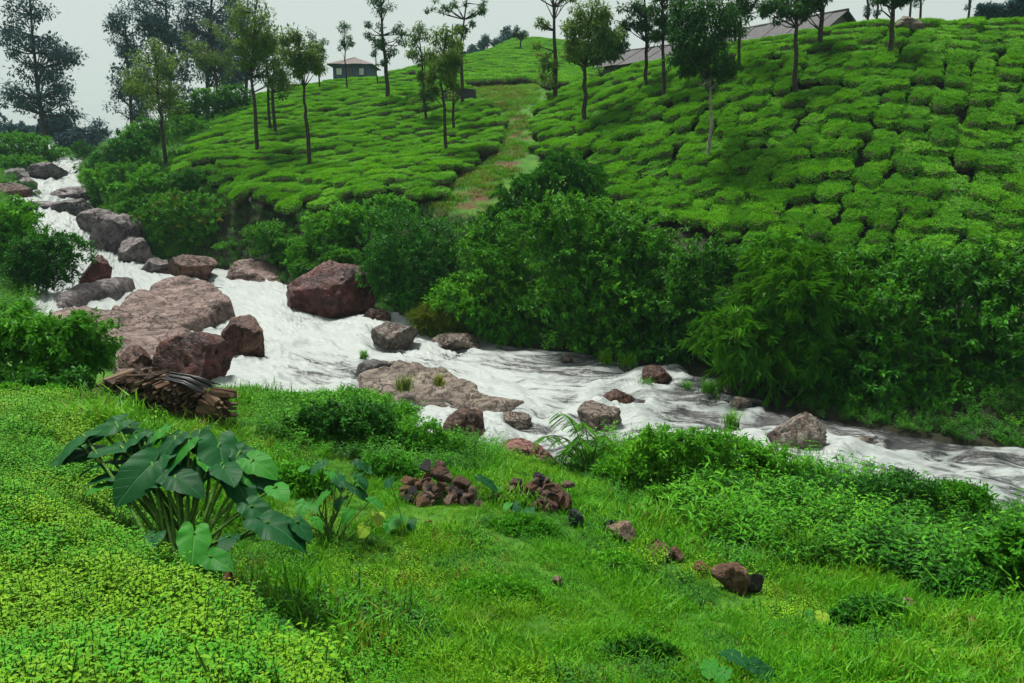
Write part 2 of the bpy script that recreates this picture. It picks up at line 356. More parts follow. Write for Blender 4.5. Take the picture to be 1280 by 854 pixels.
def link(name, data, loc=(0, 0, 0), rot=(0, 0, 0), parent=None, label=None, cat=None, group=None, kind=None, scale=None):
    o = bpy.data.objects.new(name, data); COL.objects.link(o); o.location = [float(v) for v in loc]; o.rotation_euler = [float(v) for v in rot]
    if scale is not None: o.scale = [float(v) for v in (scale if hasattr(scale, '__len__') else (scale,) * 3)]
    if parent: o.parent = parent
    if label: o['label'] = label
    if cat: o['category'] = cat
    if group: o['group'] = group
    if kind: o['kind'] = kind
    return o

# ------------------------------------------------------------------ river stations: near edge, far edge (pixel) and water level
def stz(px, py, z): return atz(px, py, z)
ST = [
 (stz(1700, 870, -6.8), stz(1700, 690, -6.8)),
 (stz(1420, 735, -6.4), stz(1420, 610, -6.4)), (stz(1280, 668, -6.2), stz(1280, 572, -6.2)), (stz(1100, 645, -6.05), stz(1100, 543, -6.05)),
 (stz(950, 605, -5.95), stz(950, 503, -5.95)), (stz(800, 588, -5.85), stz(850, 470, -5.85)), (stz(680, 603, -5.75), stz(740, 444, -5.75)),
 (stz(580, 583, -5.65), stz(620, 432, -5.65)), (stz(470, 548, -5.5), stz(530, 405, -5.5)), (stz(360, 522, -5.35), stz(425, 385, -5.35)),
 (stz(230, 505, -5.15), stz(350, 356, -4.95)), (stz(110, 435, -4.75), stz(260, 335, -4.7)), (stz(50, 388, -4.45), stz(200, 325, -4.45)),
 (stz(50, 347, -4.2), stz(165, 310, -4.15)), (stz(55, 317, -3.85), stz(142, 296, -3.8)), (stz(45, 292, -3.3), stz(128, 277, -3.2)),
 (stz(20, 268, -2.6), stz(120, 256, -2.6)), (at(5, 247, 50), at(108, 241, 56)), (at(22, 226, 58), at(98, 222, 63)),
 (at(36, 208, 66), at(106, 203, 72)), (at(60, 200, 80), at(113, 199, 84)), (at(72, 199, 105), at(112, 198, 108))]
def catmull(Pn, m):
    Pn = np.asarray(Pn); n = len(Pn); t = np.linspace(0, n - 1, m); i = np.clip(np.floor(t).astype(int), 0, n - 2); f = (t - i)[:, None]
    g = lambda k: Pn[np.clip(k, 0, n - 1)]
    a, b, c, d = g(i - 1), g(i), g(i + 1), g(i + 2)
    return 0.5 * (2 * b + (c - a) * f + (2 * a - 5 * b + 4 * c - d) * f ** 2 + (3 * b - a - 3 * c + d) * f ** 3)
NEAR = catmull([a for a, b in ST], 260); FAR = catmull([b for a, b in ST], 260)
RIV = np.concatenate([NEAR[:, :2], FAR[::-1, :2]])
_cl = np.concatenate([NEAR, (NEAR + FAR) / 2, FAR])
def river_info(x, y):
    """inside flag, distance to the edge, water level"""
    x = np.asarray(x, float).ravel(); y = np.asarray(y, float).ravel()
    ins = inpoly(x, y, RIV[::3]); E = np.concatenate([NEAR, FAR]); d = np.empty(len(x)); z = np.empty(len(x))
    for k in range(0, len(x), 4000):
        q = (x[k:k + 4000, None] - _cl[None, :, 0]) ** 2 + (y[k:k + 4000, None] - _cl[None, :, 1]) ** 2
        wgt = 1 / (q + 0.25) ** 2; z[k:k + 4000] = (wgt * _cl[None, :, 2]).sum(1) / wgt.sum(1)
        q = (x[k:k + 4000, None] - E[None, :, 0]) ** 2 + (y[k:k + 4000, None] - E[None, :, 1]) ** 2
        d[k:k + 4000] = np.sqrt(q.min(1))
    return ins, d, z

# ------------------------------------------------------------------ terrain from ground points seen in the photograph
CTRL = [(640, 854, 4.3), (640, 750, 6.1), (640, 650, 8.6), (640, 605, 10.4), (550, 610, 10.0), (900, 720, 7.9), (1000, 854, 4.7), (1280, 854, 4.7),
 (1280, 760, 7.2), (1280, 690, 10.4), (1100, 700, 9.0), (1000, 640, 11.2), (850, 600, 12.0), (750, 640, 9.8), (760, 600, 11.6), (800, 780, 6.0),
 (0, 854, 2.9), (0, 700, 4.4), (0, 600, 6.0), (0, 515, 8.6), (200, 854, 3.1), (330, 854, 3.5), (250, 760, 4.5), (120, 650, 5.4), (420, 854, 4.2), (400, 760, 5.7), (420, 690, 7.2),
 (240, 715, 6.2), (330, 680, 7.0), (300, 560, 10.6), (200, 540, 10.5), (60, 505, 11.0), (330, 510, 13.4), (450, 520, 13.0), (480, 600, 10.2), (560, 560, 12.0), (60, 480, 13.5),
 (-200, 700, 4.2), (-200, 540, 8.5), (-250, 470, 14), (-60, 430, 19), (-100, 380, 25), (0, 350, 30), (-200, 330, 30), (-60, 290, 38), (-250, 280, 40),
 (-60, 240, 48), (-250, 230, 50), (0, 222, 57), (-200, 205, 62), (40, 198, 72), (-150, 185, 80), (60, 188, 88), (-100, 180, 100), (130, 190, 92), (150, 185, 82),
 (1280, 330, 25), (1280, 180, 31), (1280, 29, 38.5), (1500, 340, 24), (1500, 180, 30), (1500, 20, 37.5), (1100, 330, 25.5), (1100, 180, 31.5), (1100, 34, 40),
 (1000, 335, 26.5), (1000, 180, 33), (1000, 44, 42.5), (900, 310, 28), (900, 180, 35), (900, 60, 45), (800, 275, 31), (800, 180, 37.5), (800, 82, 49),
 (720, 235, 35), (700, 150, 44), (720, 112, 51), (620, 250, 34.5), (640, 165, 46), (630, 130, 54), (610, 110, 62), (560, 255, 34), (460, 240, 35),
 (350, 265, 36), (300, 240, 40), (240, 215, 45), (300, 190, 48), (400, 200, 45), (500, 190, 45), (560, 150, 52), (500, 150, 53), (400, 140, 58), (320, 140, 60), (440, 100, 76), (350, 115, 70),
 (540, 105, 72), (240, 165, 59), (180, 190, 60), (160, 230, 50), (150, 265, 44), (260, 270, 39), (620, 88, 78), (620, 62, 102), (650, 50, 118), (745, 58, 100), (540, 80, 92), (300, 128, 78),
 (450, 330, 31), (560, 330, 28.5), (700, 330, 26.5), (850, 400, 24), (1000, 430, 21.8), (1180, 470, 19.5), (1280, 480, 18.8), (260, 300, 40), (180, 285, 43)]
FIX = [(0, 0, -1.75), (-4, 0.3, -1.6), (4, 0.3, -1.9), (-9, 0, -1.5), (9, 0, -2.4), (0, -8, -1.5), (-20, -8, -1.2), (20, -8, -3.0), (14, 4, -3.4), (24, 4, -5), (22, 9, -5.8),
 (16, 48, 5.3), (30, 48, 5.3), (8, 62, 5.3), (22, 66, 5.0), (45, 55, 5.2), (45, 38, 4.8), (48, 22, -1.5), (30, 90, 6.5), (60, 90, 6), (0, 150, 10), (40, 150, 7), (-40, 140, 2.5), (-80, 140, 2), (-80, 60, 1.5), (-60, 30, -1), (-40, 12, -1.5),
 (-60, 200, 2), (0, 220, 4), (80, 200, 4), (-160, 200, 2), (160, 200, 4), (160, 60, 5), (-160, 60, 2), (-20, 110, 4.5), (60, 8, -4)]
CTRL_P = []
for c_ in CTRL:
    q_ = at(*c_)
    if c_[2] >= 24 and c_[1] < 345 and c_[0] > 290 and not (c_[0] in (620, 640, 630, 610) and c_[1] > 100): q_[2] -= 0.48
    CTRL_P.append(q_)
CT = np.array(CTRL_P + [np.array([x, y, z + CAM[2]]) for x, y, z in FIX])
def _phi(A, B):
    return np.sqrt(((A[:, None, :] - B[None, :, :]) ** 2).sum(2) + 1.5 ** 2)
_n = len(CT); _A = np.zeros((_n + 3, _n + 3)); _A[:_n, :_n] = _phi(CT[:, :2], CT[:, :2]) - 0.02 * np.eye(_n)
_A[:_n, _n] = 1; _A[:_n, _n + 1:] = CT[:, :2]; _A[_n, :_n] = 1; _A[_n + 1:, :_n] = CT[:, :2].T
_W = np.linalg.solve(_A, np.concatenate([CT[:, 2], np.zeros(3)]))
def base_z(x, y):
    P = np.stack([np.asarray(x, float).ravel(), np.asarray(y, float).ravel()], 1); r = np.empty(len(P))
    for k in range(0, len(P), 8000):
        q = P[k:k + 8000]; r[k:k + 8000] = _phi(q, CT[:, :2]) @ _W[:_n] + _W[_n] + q @ _W[_n + 1:]
    return r
def ground(x, y):
    x = np.asarray(x, float).ravel(); y = np.asarray(y, float).ravel()
    far = smooth(170, 260, np.sqrt(x ** 2 + y ** 2)); z = base_z(np.clip(x, -170, 170), np.clip(y, -20, 230)) * (1 - far) + 12.0 * far
    z = z + 0.10 * n2(x, y, 0.45, 3) + 0.03 * n2(x, y, 2.0, 5, 2)
    ins, d, wz = river_info(x, y)
    bed = wz - 0.25 - 0.35 * smooth(0, 1.2, d)
    k = smooth(0.0, 2.2, d); bank = (wz + 0.12) * (1 - k) + np.maximum(z, wz + 0.15) * k
    near = d < 6
    z = np.where(ins, bed, np.where(near, bank, z))
    return z
def hit(px, py, off=0.0, y0=2.0, y1=160.0):
    """first point of the ground (raised by off) along the pixel's ray"""
    d = ray(px, py); Y = np.concatenate([np.arange(y0, 30, .06), np.arange(30, y1, .2)]); t = Y / d[1]
    P = CAM[None] + t[:, None] * d[None]; g = ground(P[:, 0], P[:, 1]) + off; k = np.nonzero(P[:, 2] < g)[0]
    i = k[0] if len(k) else len(Y) - 1
    return np.array([P[i, 0], P[i, 1], g[i] - off])
def gz(x, y): return float(ground([x], [y])[0])

PATH = [(640, 138), (662, 148), (664, 190), (642, 215), (652, 240), (625, 262), (600, 275), (545, 268), (553, 238), (598, 217), (628, 182), (628, 150)]
CLEAR = [(578, 112), (670, 108), (676, 128), (640, 142), (600, 138), (585, 130)]
TEA_R = [(668, 150), (682, 132), (722, 112), (775, 86), (840, 72), (920, 58), (1000, 42), (1080, 34), (1280, 24), (1560, 8), (1560, 380), (1280, 360), (1100, 335), (960, 325), (860, 297), (800, 275), (752, 250), (745, 225), (700, 205), (668, 195)]
TEA_L = [(222, 218), (232, 190), (300, 150), (335, 118), (420, 98), (520, 100), (578, 112), (590, 132), (628, 146), (626, 182), (596, 213), (553, 236), (545, 258), (500, 250), (460, 250), (400, 268), (340, 272), (300, 250), (250, 232)]
TEA_F = [(420, 97), (520, 76), (600, 62), (650, 46), (745, 52), (790, 80), (722, 111), (680, 128), (672, 107), (578, 111), (520, 99)]

xs = np.concatenate([np.arange(-300, -60, 12), np.arange(-60, -22, 1.0), np.arange(-22, 22, 0.3), np.arange(22, 48, 0.7), np.arange(48, 301, 12)])
ys = np.concatenate([np.arange(-30, -2, 2.0), np.arange(-2, 22, 0.25), np.arange(22, 60, 0.45), np.arange(60, 130, 1.2), np.arange(130, 420, 8)])
gx, gy = np.meshgrid(xs, ys); fx, fy = gx.ravel(), gy.ravel(); fz = ground(fx, fy)
nx, ny = len(xs), len(ys)
ii, jj = np.meshgrid(np.arange(nx - 1), np.arange(ny - 1)); k0 = (jj * nx + ii).ravel()
T = np.concatenate([np.stack([k0, k0 + 1, k0 + nx + 1], 1), np.stack([k0, k0 + nx + 1, k0 + nx], 1)])
tpx, tpy = proj(fx, fy, fz)
front = fy > 1
soil = np.zeros(len(fx)); earth = np.zeros(len(fx))
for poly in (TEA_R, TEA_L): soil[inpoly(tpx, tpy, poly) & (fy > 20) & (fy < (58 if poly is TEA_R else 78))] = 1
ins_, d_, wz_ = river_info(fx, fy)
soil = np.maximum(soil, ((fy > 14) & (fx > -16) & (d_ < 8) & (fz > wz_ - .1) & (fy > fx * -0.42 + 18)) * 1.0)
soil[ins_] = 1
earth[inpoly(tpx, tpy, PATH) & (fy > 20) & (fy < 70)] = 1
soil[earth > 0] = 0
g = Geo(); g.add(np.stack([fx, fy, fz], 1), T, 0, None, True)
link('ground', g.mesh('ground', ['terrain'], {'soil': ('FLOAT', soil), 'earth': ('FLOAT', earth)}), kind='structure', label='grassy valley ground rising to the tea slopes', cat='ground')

# ------------------------------------------------------------------ the stream
NS, NT = 900, 100
A = catmull([a for a, b in ST], NS); B = catmull([b for a, b in ST], NS)
tt = np.linspace(-0.04, 1.04, NT)
Wv = A[:, None] * (1 - tt)[None, :, None] + B[:, None] * tt[None, :, None]
arc = np.concatenate([[0], np.cumsum(np.linalg.norm(np.diff((A + B) / 2, axis=0), axis=1))])
wid = np.linalg.norm(B - A, axis=1)
fa = np.repeat(arc[:, None], NT, 1).ravel(); fw = (tt[None] * wid[:, None]).ravel()
steep = np.abs(np.gradient(((A + B) / 2)[:, 2], arc)); steep = np.repeat(np.clip(steep / 0.12, 0, 1)[:, None], NT, 1).ravel()
flowp = np.stack([fa * 0.55, fw * 1.1, 0 * fa], 1)
big = fbm(flowp * 0.55, 11, 3); med = fbm(flowp * 1.6, 12, 4); fin = fbm(flowp * 4.5, 13, 3)
rid = 1 - np.abs(fbm(flowp * 1.1 + 5, 14, 3)) * 2.2
dz = 0.15 * big + 0.17 * med * (0.6 + 0.6 * steep) + 0.05 * fin + 0.11 * rid - 0.05
edge = np.minimum(np.repeat(tt[None], NS, 0).ravel(), 1 - np.repeat(tt[None], NS, 0).ravel())
Wv = Wv.reshape(-1, 3); wpx, wpy = proj(Wv[:, 0], Wv[:, 1], Wv[:, 2])
foam = 0.45 + 0.28 * steep + 0.45 * big + 0.22 * rid * med
foam += 0.30 * smooth(760, 560, wpx)                    # rapids above, calmer dark reach below
tfull = np.repeat(tt[None], NS, 0).ravel()
foam -= 0.55 * smooth(800, 900, wpx) * smooth(0.62, 0.92, tfull)        # slack water along the far bank
foam -= 0.05 * smooth(860, 1000, wpx) * smooth(0.3, 0.7, tfull)
foam -= 0.30 * np.exp(-(((wpx - 700) / 70) ** 2 + ((wpy - 560) / 22) ** 2))
foam -= 0.25 * np.exp(-(((wpx - 390) / 70) ** 2 + ((wpy - 465) / 16) ** 2))
for rx0, ry0, rw in [(405, 393, 118), (305, 450, 58), (234, 482, 92), (490, 436, 58), (583, 553, 60), (655, 587, 84), (755, 543, 66), (772, 508, 54), (996, 572, 82), (1083, 562, 26), (928, 512, 34), (1210, 635, 46), (822, 479, 40), (600, 512, 70)]:
    u_ = (wpx - rx0) / (rw * .75); v_ = (wpy - ry0 + rw * .05) / (rw * .32); ring = np.exp(-((np.sqrt(u_ ** 2 + v_ ** 2) - 1) / .38) ** 2)
    foam += .38 * ring; dz = dz + (.10 * ring * (.6 + .8 * np.abs(fin + med)) + .05 * ring) * min(1, rw / 60)
    wk = np.exp(-((wpy - ry0 - rw * .12) / (rw * .22)) ** 2) * smooth(0, .4, u_) * smooth(3.2, 1.0, u_); foam += .22 * wk * np.sign(med); dz = dz + .10 * wk * med
foam = np.clip(foam, 0, 1.2)
Wv[:, 2] += dz + 0.03
k0 = (np.arange(NS - 1)[:, None] * NT + np.arange(NT - 1)[None]).ravel()
g = Geo(); g.add(Wv, np.concatenate([np.stack([k0, k0 + NT, k0 + NT + 1], 1), np.stack([k0, k0 + NT + 1, k0 + 1], 1)]), 0, None, True)
link('stream', g.mesh('stream', ['water'], {'foam': ('FLOAT', foam), 'flow': ('FLOAT_VECTOR', np.stack([fa, fw, 0 * fa], 1))}), kind='structure', label='white foaming mountain stream rushing over rocks', cat='water')
def water_z(x, y): return float(river_info([x], [y])[2][0])

# ------------------------------------------------------------------ boulders
def rock_mesh(name, dims, seed, mat, cuts=9, sub=5, amp=0.25, flat=0.62):
    rs = np.random.RandomState(seed); V, T = ico(sub)
    V = V * (1 + amp * fbm(V * 1.3 + seed * 7.7, seed, 3)[:, None])
    for k in range(cuts):
        n_ = unit(rs.normal(size=3) * [1, 1, 0.8]); d_ = rs.uniform(flat - 0.08, 0.80); q = V @ n_ - d_; V = V - np.outer(np.maximum(q, 0) * 0.97, n_)
    V = V / np.abs(V).max(0)
    cr = np.abs(fbm(V * 2.2 + seed, seed + 21, 3)); cr2 = np.abs(fbm(V * [2, 2, 6] + seed, seed + 33, 3))
    V = V + unit(V) * (0.07 * fbm(V * 3.5 + seed, seed + 9, 4) + 0.025 * fbm(V * 12 + seed, seed + 5, 3) - 0.07 * smooth(0.05, 0.0, cr) - 0.05 * smooth(0.05, 0.0, cr2))[:, None]
    V = V * np.asarray(dims) / 2; g_ = Geo(); g_.add(V, T, 0, None, True); return g_.mesh(name, [mat])
def boulder(px, py, wpx_, hpx, mat, label, seed, deep=0.8, rotz=0, z=None, name='boulder', cuts=11, sub=5, Y=None, sink=0.35, flat=0.62, tilt=(0, 0)):
    """px,py: middle of the visible foot"""
    p = at(px, py, Y) if Y else (hit(px, py) if z is None else atz(px, py, z))
    s = np.linalg.norm(p - CAM) / F; W_ = wpx_ * s; H_ = hpx * s
    h = H_ / (1 - sink); dep = W_ * deep
    me = rock_mesh(name, (W_, dep, h), seed, mat, cuts, sub, flat=flat)
    o = link(name, me, (p[0], p[1] + dep * 0.3, p[2] + h * (0.5 - sink)), (R(tilt[0]), R(tilt[1]), rotz), None, label, 'rock'); return o
boulder(405, 393, 118, 62, 'rock_red', 'big dark red boulder at the foot of the rounded bush on the far bank', 3, 0.75, z=-5.2, flat=0.7)
boulder(305, 450, 58, 50, 'rock_redbrown', 'dark brown angular boulder with a pale top, alone in white water', 5, 0.9, z=-5.2, flat=0.55)
boulder(234, 482, 92, 60, 'rock_red', 'dark red square boulder just beyond the firewood stack', 8, 0.8, z=-5.0, flat=0.55)
boulder(166, 463, 42, 26, 'rock_redbrown', 'small dark red boulder against the near leafy bush', 9, 0.9, z=-4.7)
boulder(490, 436, 58, 34, 'rock_lichen', 'pale brown rounded boulder splashed by a little fall', 11, 0.9, z=-5.45)
boulder(472, 406, 42, 20, 'rock_redbrown', 'small broken brown rock beside the big red boulder', 12, 0.9, z=-5.3)
boulder(583, 553, 60, 40, 'rock_redbrown', 'smooth dark brown boulder at the grassy near bank', 14, 0.9, z=-5.55, cuts=5, flat=0.75)
boulder(655, 587, 84, 34, 'rock_salmon', 'flat salmon pink boulder behind the stone heaps', 15, 0.75, z=-5.65, cuts=5)
boulder(755, 543, 66, 38, 'rock_tan', 'pale topped wedge boulder behind the drooping sapling', 17, 0.85, z=-5.8, flat=0.55)
boulder(772, 508, 54, 24, 'rock_redbrown', 'brown boulder in midstream above the pale topped wedge', 18, 0.85, z=-5.8)
boulder(800, 512, 34, 10, 'rock_purple', 'low wet purple rock barely above the rapids', 19, 0.8, z=-5.85)
boulder(822, 479, 40, 20, 'rock_redbrown', 'dark brown boulder at the far bank under the dense shrubs', 20, 0.9, z=-5.75)
boulder(996, 572, 82, 52, 'rock_lichen', 'large mottled boulder with pale lichen in the lower rapids', 22, 0.85, z=-6.0, flat=0.62)
boulder(1083, 562, 26, 13, 'rock_lichen', 'small mossy brown rock downstream of the mottled boulder', 23, 0.9, z=-6.05)
boulder(928, 512, 34, 14, 'rock_lichen', 'low mossy rock in foam by the dark slack water', 24, 0.8, z=-5.9)
boulder(1210, 635, 46, 22, 'rock_red', 'wet reddish rock half drowned by the lower fall', 25, 0.9, z=-6.2)
boulder(708, 452, 18, 9, 'rock_tan', 'tiny pale rock under the overhanging far shrubs', 26, 0.9, z=-5.72)
boulder(570, 437, 70, 18, 'rock_tan', 'low tan rock below the yellow grass on the far bank', 27, 0.7, z=-5.6, cuts=5)
# ledges: outline seen in the photograph, each corner with its height over the water
def ledge(poly, mat, label, seed, step=0.16, amp=0.3, res=0.07, name='rock_ledge', dirx=(0.5, 1.0)):
    W_ = np.array([atz(x, y, z) for x, y, z in poly]); cen = W_.mean(0); A_ = np.c_[W_[:, :2] - cen[:2], np.ones(len(W_))]; pl = np.linalg.lstsq(A_, W_[:, 2], rcond=None)[0]
    x = np.arange(W_[:, 0].min() - 0.5, W_[:, 0].max() + 0.5, res); y = np.arange(W_[:, 1].min() - 0.5, W_[:, 1].max() + 0.5, res)
    X, Yg = np.meshgrid(x, y); sh = X.shape; X = X.ravel(); Yg = Yg.ravel()
    wob = 0.22 * n2(X, Yg, 1.1, seed, 3); wob2 = 0.22 * n2(X, Yg, 1.1, seed + 3, 3); Q = np.stack([X + wob, Yg + wob2], 1)
    ins = inpoly(Q[:, 0], Q[:, 1], W_[:, :2]); dd = np.full(len(X), 9.0)
    for i in range(len(W_)):
        a_, b_ = W_[i, :2], W_[(i + 1) % len(W_), :2]; e = b_ - a_; t = np.clip(((Q - a_) @ e) / (e @ e), 0, 1); dd = np.minimum(dd, np.linalg.norm(Q - a_ - t[:, None] * e, axis=1))
    sd = np.where(ins, dd, -dd)
    u = unit(np.array(dirx)); along = (X - cen[0]) * u[0] + (Yg - cen[1]) * u[1]
    h = amp * n2(X, Yg, 0.5, seed + 5, 3) + 0.10 * along * 0 ; lay = h + 0.25 * step * n2(X, Yg, 2.5, seed + 8, 3)
    q = lay / step; fr = q - np.floor(q); ter = (np.floor(q) + smooth(0.78, 1.0, fr)) * step
    z = np.stack([X - cen[0], Yg - cen[1], np.ones(len(X))], 1) @ pl + ter * 0.8 + 0.2 * h
    z += 0.02 * n2(X, Yg, 6.0, seed + 11, 3) - 0.09 * smooth(0.045, 0.0, np.abs(n2(X, Yg, 0.8, seed + 13, 3))) - 0.06 * smooth(0.04, 0.0, np.abs(n2(X, Yg * 2.2, 0.9, seed + 17, 3)))
    z += 0.10; z -= 0.10 * smooth(0.25, 0.0, sd) ** 2 + np.clip(-sd, 0, 9) * 5.0
    base = z.copy(); n1, n2_ = sh; k0 = (np.arange(n1 - 1)[:, None] * n2_ + np.arange(n2_ - 1)[None]).ravel()
    T_ = np.concatenate([np.stack([k0, k0 + 1, k0 + n2_ + 1], 1), np.stack([k0, k0 + n2_ + 1, k0 + n2_], 1)]); keep = (sd[T_] > -0.22).all(1); T_ = T_[keep]
    used = np.unique(T_); mp = np.full(len(X), -1); mp[used] = np.arange(len(used)); V = np.stack([X, Yg, z], 1)[used] - cen; g_ = Geo(); g_.add(V, mp[T_], 0, None, True)
    return link(name, g_.mesh(name, [mat]), cen, (0, 0, 0), None, label, 'rock')
ledge([(128, 398, -4.27), (170, 366, -4.12), (225, 346, -3.92), (268, 350, -3.92), (290, 377, -4.37), (255, 392, -4.47), (222, 402, -4.47), (170, 404, -4.42)], 'rock_pink', 'broad pink layered rock ledge in the middle of the stream', 31)
ledge([(58, 392, -4.10), (110, 384, -4.05), (170, 392, -4.20), (232, 404, -4.40), (236, 412, -4.55), (180, 413, -4.50), (110, 410, -4.30), (70, 404, -4.20)], 'rock_pink', 'long low pink ledge below the broad layered ledge', 32)
ledge([(150, 412, -4.40), (235, 408, -4.45), (240, 428, -4.55), (280, 420, -4.65), (282, 440, -4.78), (205, 470, -4.75), (150, 462, -4.55), (120, 425, -4.40)], 'rock_pink', 'smooth pale ledge above the square red boulder', 33, 0.1, 0.18)
ledge([(58, 378, -4.13), (90, 358, -4.03), (140, 347, -3.98), (168, 346, -4.03), (160, 356, -4.18), (115, 370, -4.33), (90, 382, -4.38)], 'rock_purple', 'low dark ledge beside the round bush on the left bank', 34)
ledge([(448, 470, -5.3), (500, 453, -5.15), (545, 455, -5.1), (585, 470, -5.2), (605, 490, -5.4), (655, 505, -5.55), (640, 514, -5.6), (560, 512, -5.55), (500, 506, -5.5), (455, 490, -5.45)], 'rock_tan', 'wide flat tan slab with grass in its cracks, midstream', 36, 0.13, 0.2)
boulder(116, 356, 34, 32, 'rock_red', 'maroon block standing next to the round left bank bush', 35, 0.9, z=-4.4, flat=0.55)
boulder(470, 478, 60, 26, 'rock_grey', 'smooth grey hump upstream of the flat tan slab', 37, 0.8, z=-5.5, cuts=5, sink=0.5)
boulder(640, 530, 60, 12, 'rock_tan', 'thin drowned tail of rock below the flat slab', 38, 0.6, z=-5.62, cuts=8, sink=0.5)
boulder(228, 352, 70, 34, 'rock_redbrown', 'reddish rock face under the russet bush', 41, 0.8, z=-4.75, flat=0.6)
boulder(312, 356, 90, 28, 'rock_pink', 'pale pink rock face at the foot of the far bank', 42, 0.7, z=-4.95, flat=0.6)
boulder(190, 345, 40, 26, 'rock_purple', 'dark purple rock wedged in the upper chute', 43, 0.9, z=-4.6)
boulder(142, 318, 62, 48, 'rock_purple', 'grey purple rock wall beside the narrow white chute', 44, 0.9, z=-4.2, flat=0.55)
boulder(120, 300, 56, 34, 'rock_purple', 'purple rock step above the narrow chute', 45, 0.8, z=-3.9, flat=0.6)
boulder(160, 332, 44, 30, 'rock_purple', 'low purple boulder where the chute opens out', 46, 0.9, z=-4.45)
boulder(88, 272, 48, 20, 'rock_grey', 'pale grey rounded rock between the two upper pools', 47, 0.9, z=-3.0)
boulder(118, 277, 40, 14, 'rock_grey', 'flat pale rock at the lip of the upper pool', 48, 0.8, z=-3.2)
boulder(80, 253, 70, 18, 'rock_purple', 'dark undercut rock shelf across the upper pool', 49, 0.9, z=-2.45, cuts=10, flat=0.55, name='rock_ledge')
boulder(50, 262, 44, 9, 'rock_purple', 'low dark rock bar below the undercut shelf', 50, 0.8, z=-2.6)
boulder(50, 219, 44, 14, 'rock_purple', 'dark rock showing through the uppermost white fall', 51, 0.9, Y=60)
boulder(14, 226, 30, 14, 'rock_grey', 'pale rock at the edge of the uppermost fall', 52, 0.9, Y=58)
boulder(8, 250, 34, 18, 'rock_redbrown', 'dark red rock under the foliage by the upper pool', 53, 0.9, Y=50)
boulder(28, 236, 26, 12, 'rock_purple', 'small dark rock left of the white upper pool', 54, 0.9, Y=54)

# ------------------------------------------------------------------ scattering for what nobody could count
def source(name, me, bag):
    o = bpy.data.objects.new(name, me); bag.objects.link(o); return o
def scatter(name, bag, P, rot, scl, idx, label, cat):
    me = bpy.data.meshes.new(name); me.vertices.add(len(P)); me.vertices.foreach_set('co', np.asarray(P, np.float32).ravel())
    a = me.attributes.new('rot', 'FLOAT_VECTOR', 'POINT'); a.data.foreach_set('vector', np.asarray(rot, np.float32).ravel())
    a = me.attributes.new('scl', 'FLOAT_VECTOR', 'POINT'); sc = np.asarray(scl, np.float32)
    if sc.ndim == 1: sc = np.repeat(sc[:, None], 3, 1)
    a.data.foreach_set('vector', sc.ravel())
    a = me.attributes.new('idx', 'INT', 'POINT'); a.data.foreach_set('value', np.asarray(idx, np.int32))
    ng = bpy.data.node_groups.new(name + '_scatter', 'GeometryNodeTree')
    ng.interface.new_socket('Geometry', in_out='INPUT', socket_type='NodeSocketGeometry'); ng.interface.new_socket('Geometry', in_out='OUTPUT', socket_type='NodeSocketGeometry')
    N = ng.nodes; gi = N.new('NodeGroupInput'); go = N.new('NodeGroupOutput'); ip = N.new('GeometryNodeInstanceOnPoints'); ci = N.new('GeometryNodeCollectionInfo')
    ci.inputs['Collection'].default_value = bag; ci.inputs['Separate Children'].default_value = True; ci.inputs['Reset Children'].default_value = True
    def na(nm, ty):
        k = N.new('GeometryNodeInputNamedAttribute'); k.data_type = ty; k.inputs['Name'].default_value = nm
        return [q for q in k.outputs if q.enabled and q.name == 'Attribute'][0]
    ip.inputs['Pick Instance'].default_value = True
    ng.links.new(gi.outputs[0], ip.inputs['Points']); ng.links.new(ci.outputs[0], ip.inputs['Instance'])
    ng.links.new(na('idx', 'INT'), ip.inputs['Instance Index']); ng.links.new(na('rot', 'FLOAT_VECTOR'), ip.inputs['Rotation']); ng.links.new(na('scl', 'FLOAT_VECTOR'), ip.inputs['Scale'])
    ng.links.new(ip.outputs[0], go.inputs[0])
    o = link(name, me, kind='stuff', label=label, cat=cat)
    md = o.modifiers.new('scatter', 'NODES'); md.node_group = ng; return o
def slope_rot(x, y, amount, rs):
    e = 0.4; dzx = (ground(x + e, y) - ground(x - e, y)) / (2 * e); dzy = (ground(x, y + e) - ground(x, y - e)) / (2 * e)
    # tilt about fixed x and y, then a spin in the plant's own frame (euler XYZ, spin first)
    rx = np.arctan(dzy) * amount; ry = -np.arctan(dzx) * amount
    return rx, ry
def rotmat_euler(rx, ry, spin):
    out_ = []
    for a, b, c in zip(rx, ry, spin):
        out_.append((Matrix.Rotation(a, 3, 'X') @ Matrix.Rotation(b, 3, 'Y') @ Matrix.Rotation(c, 3, 'Z')).to_euler()[:])
    return np.array(out_)

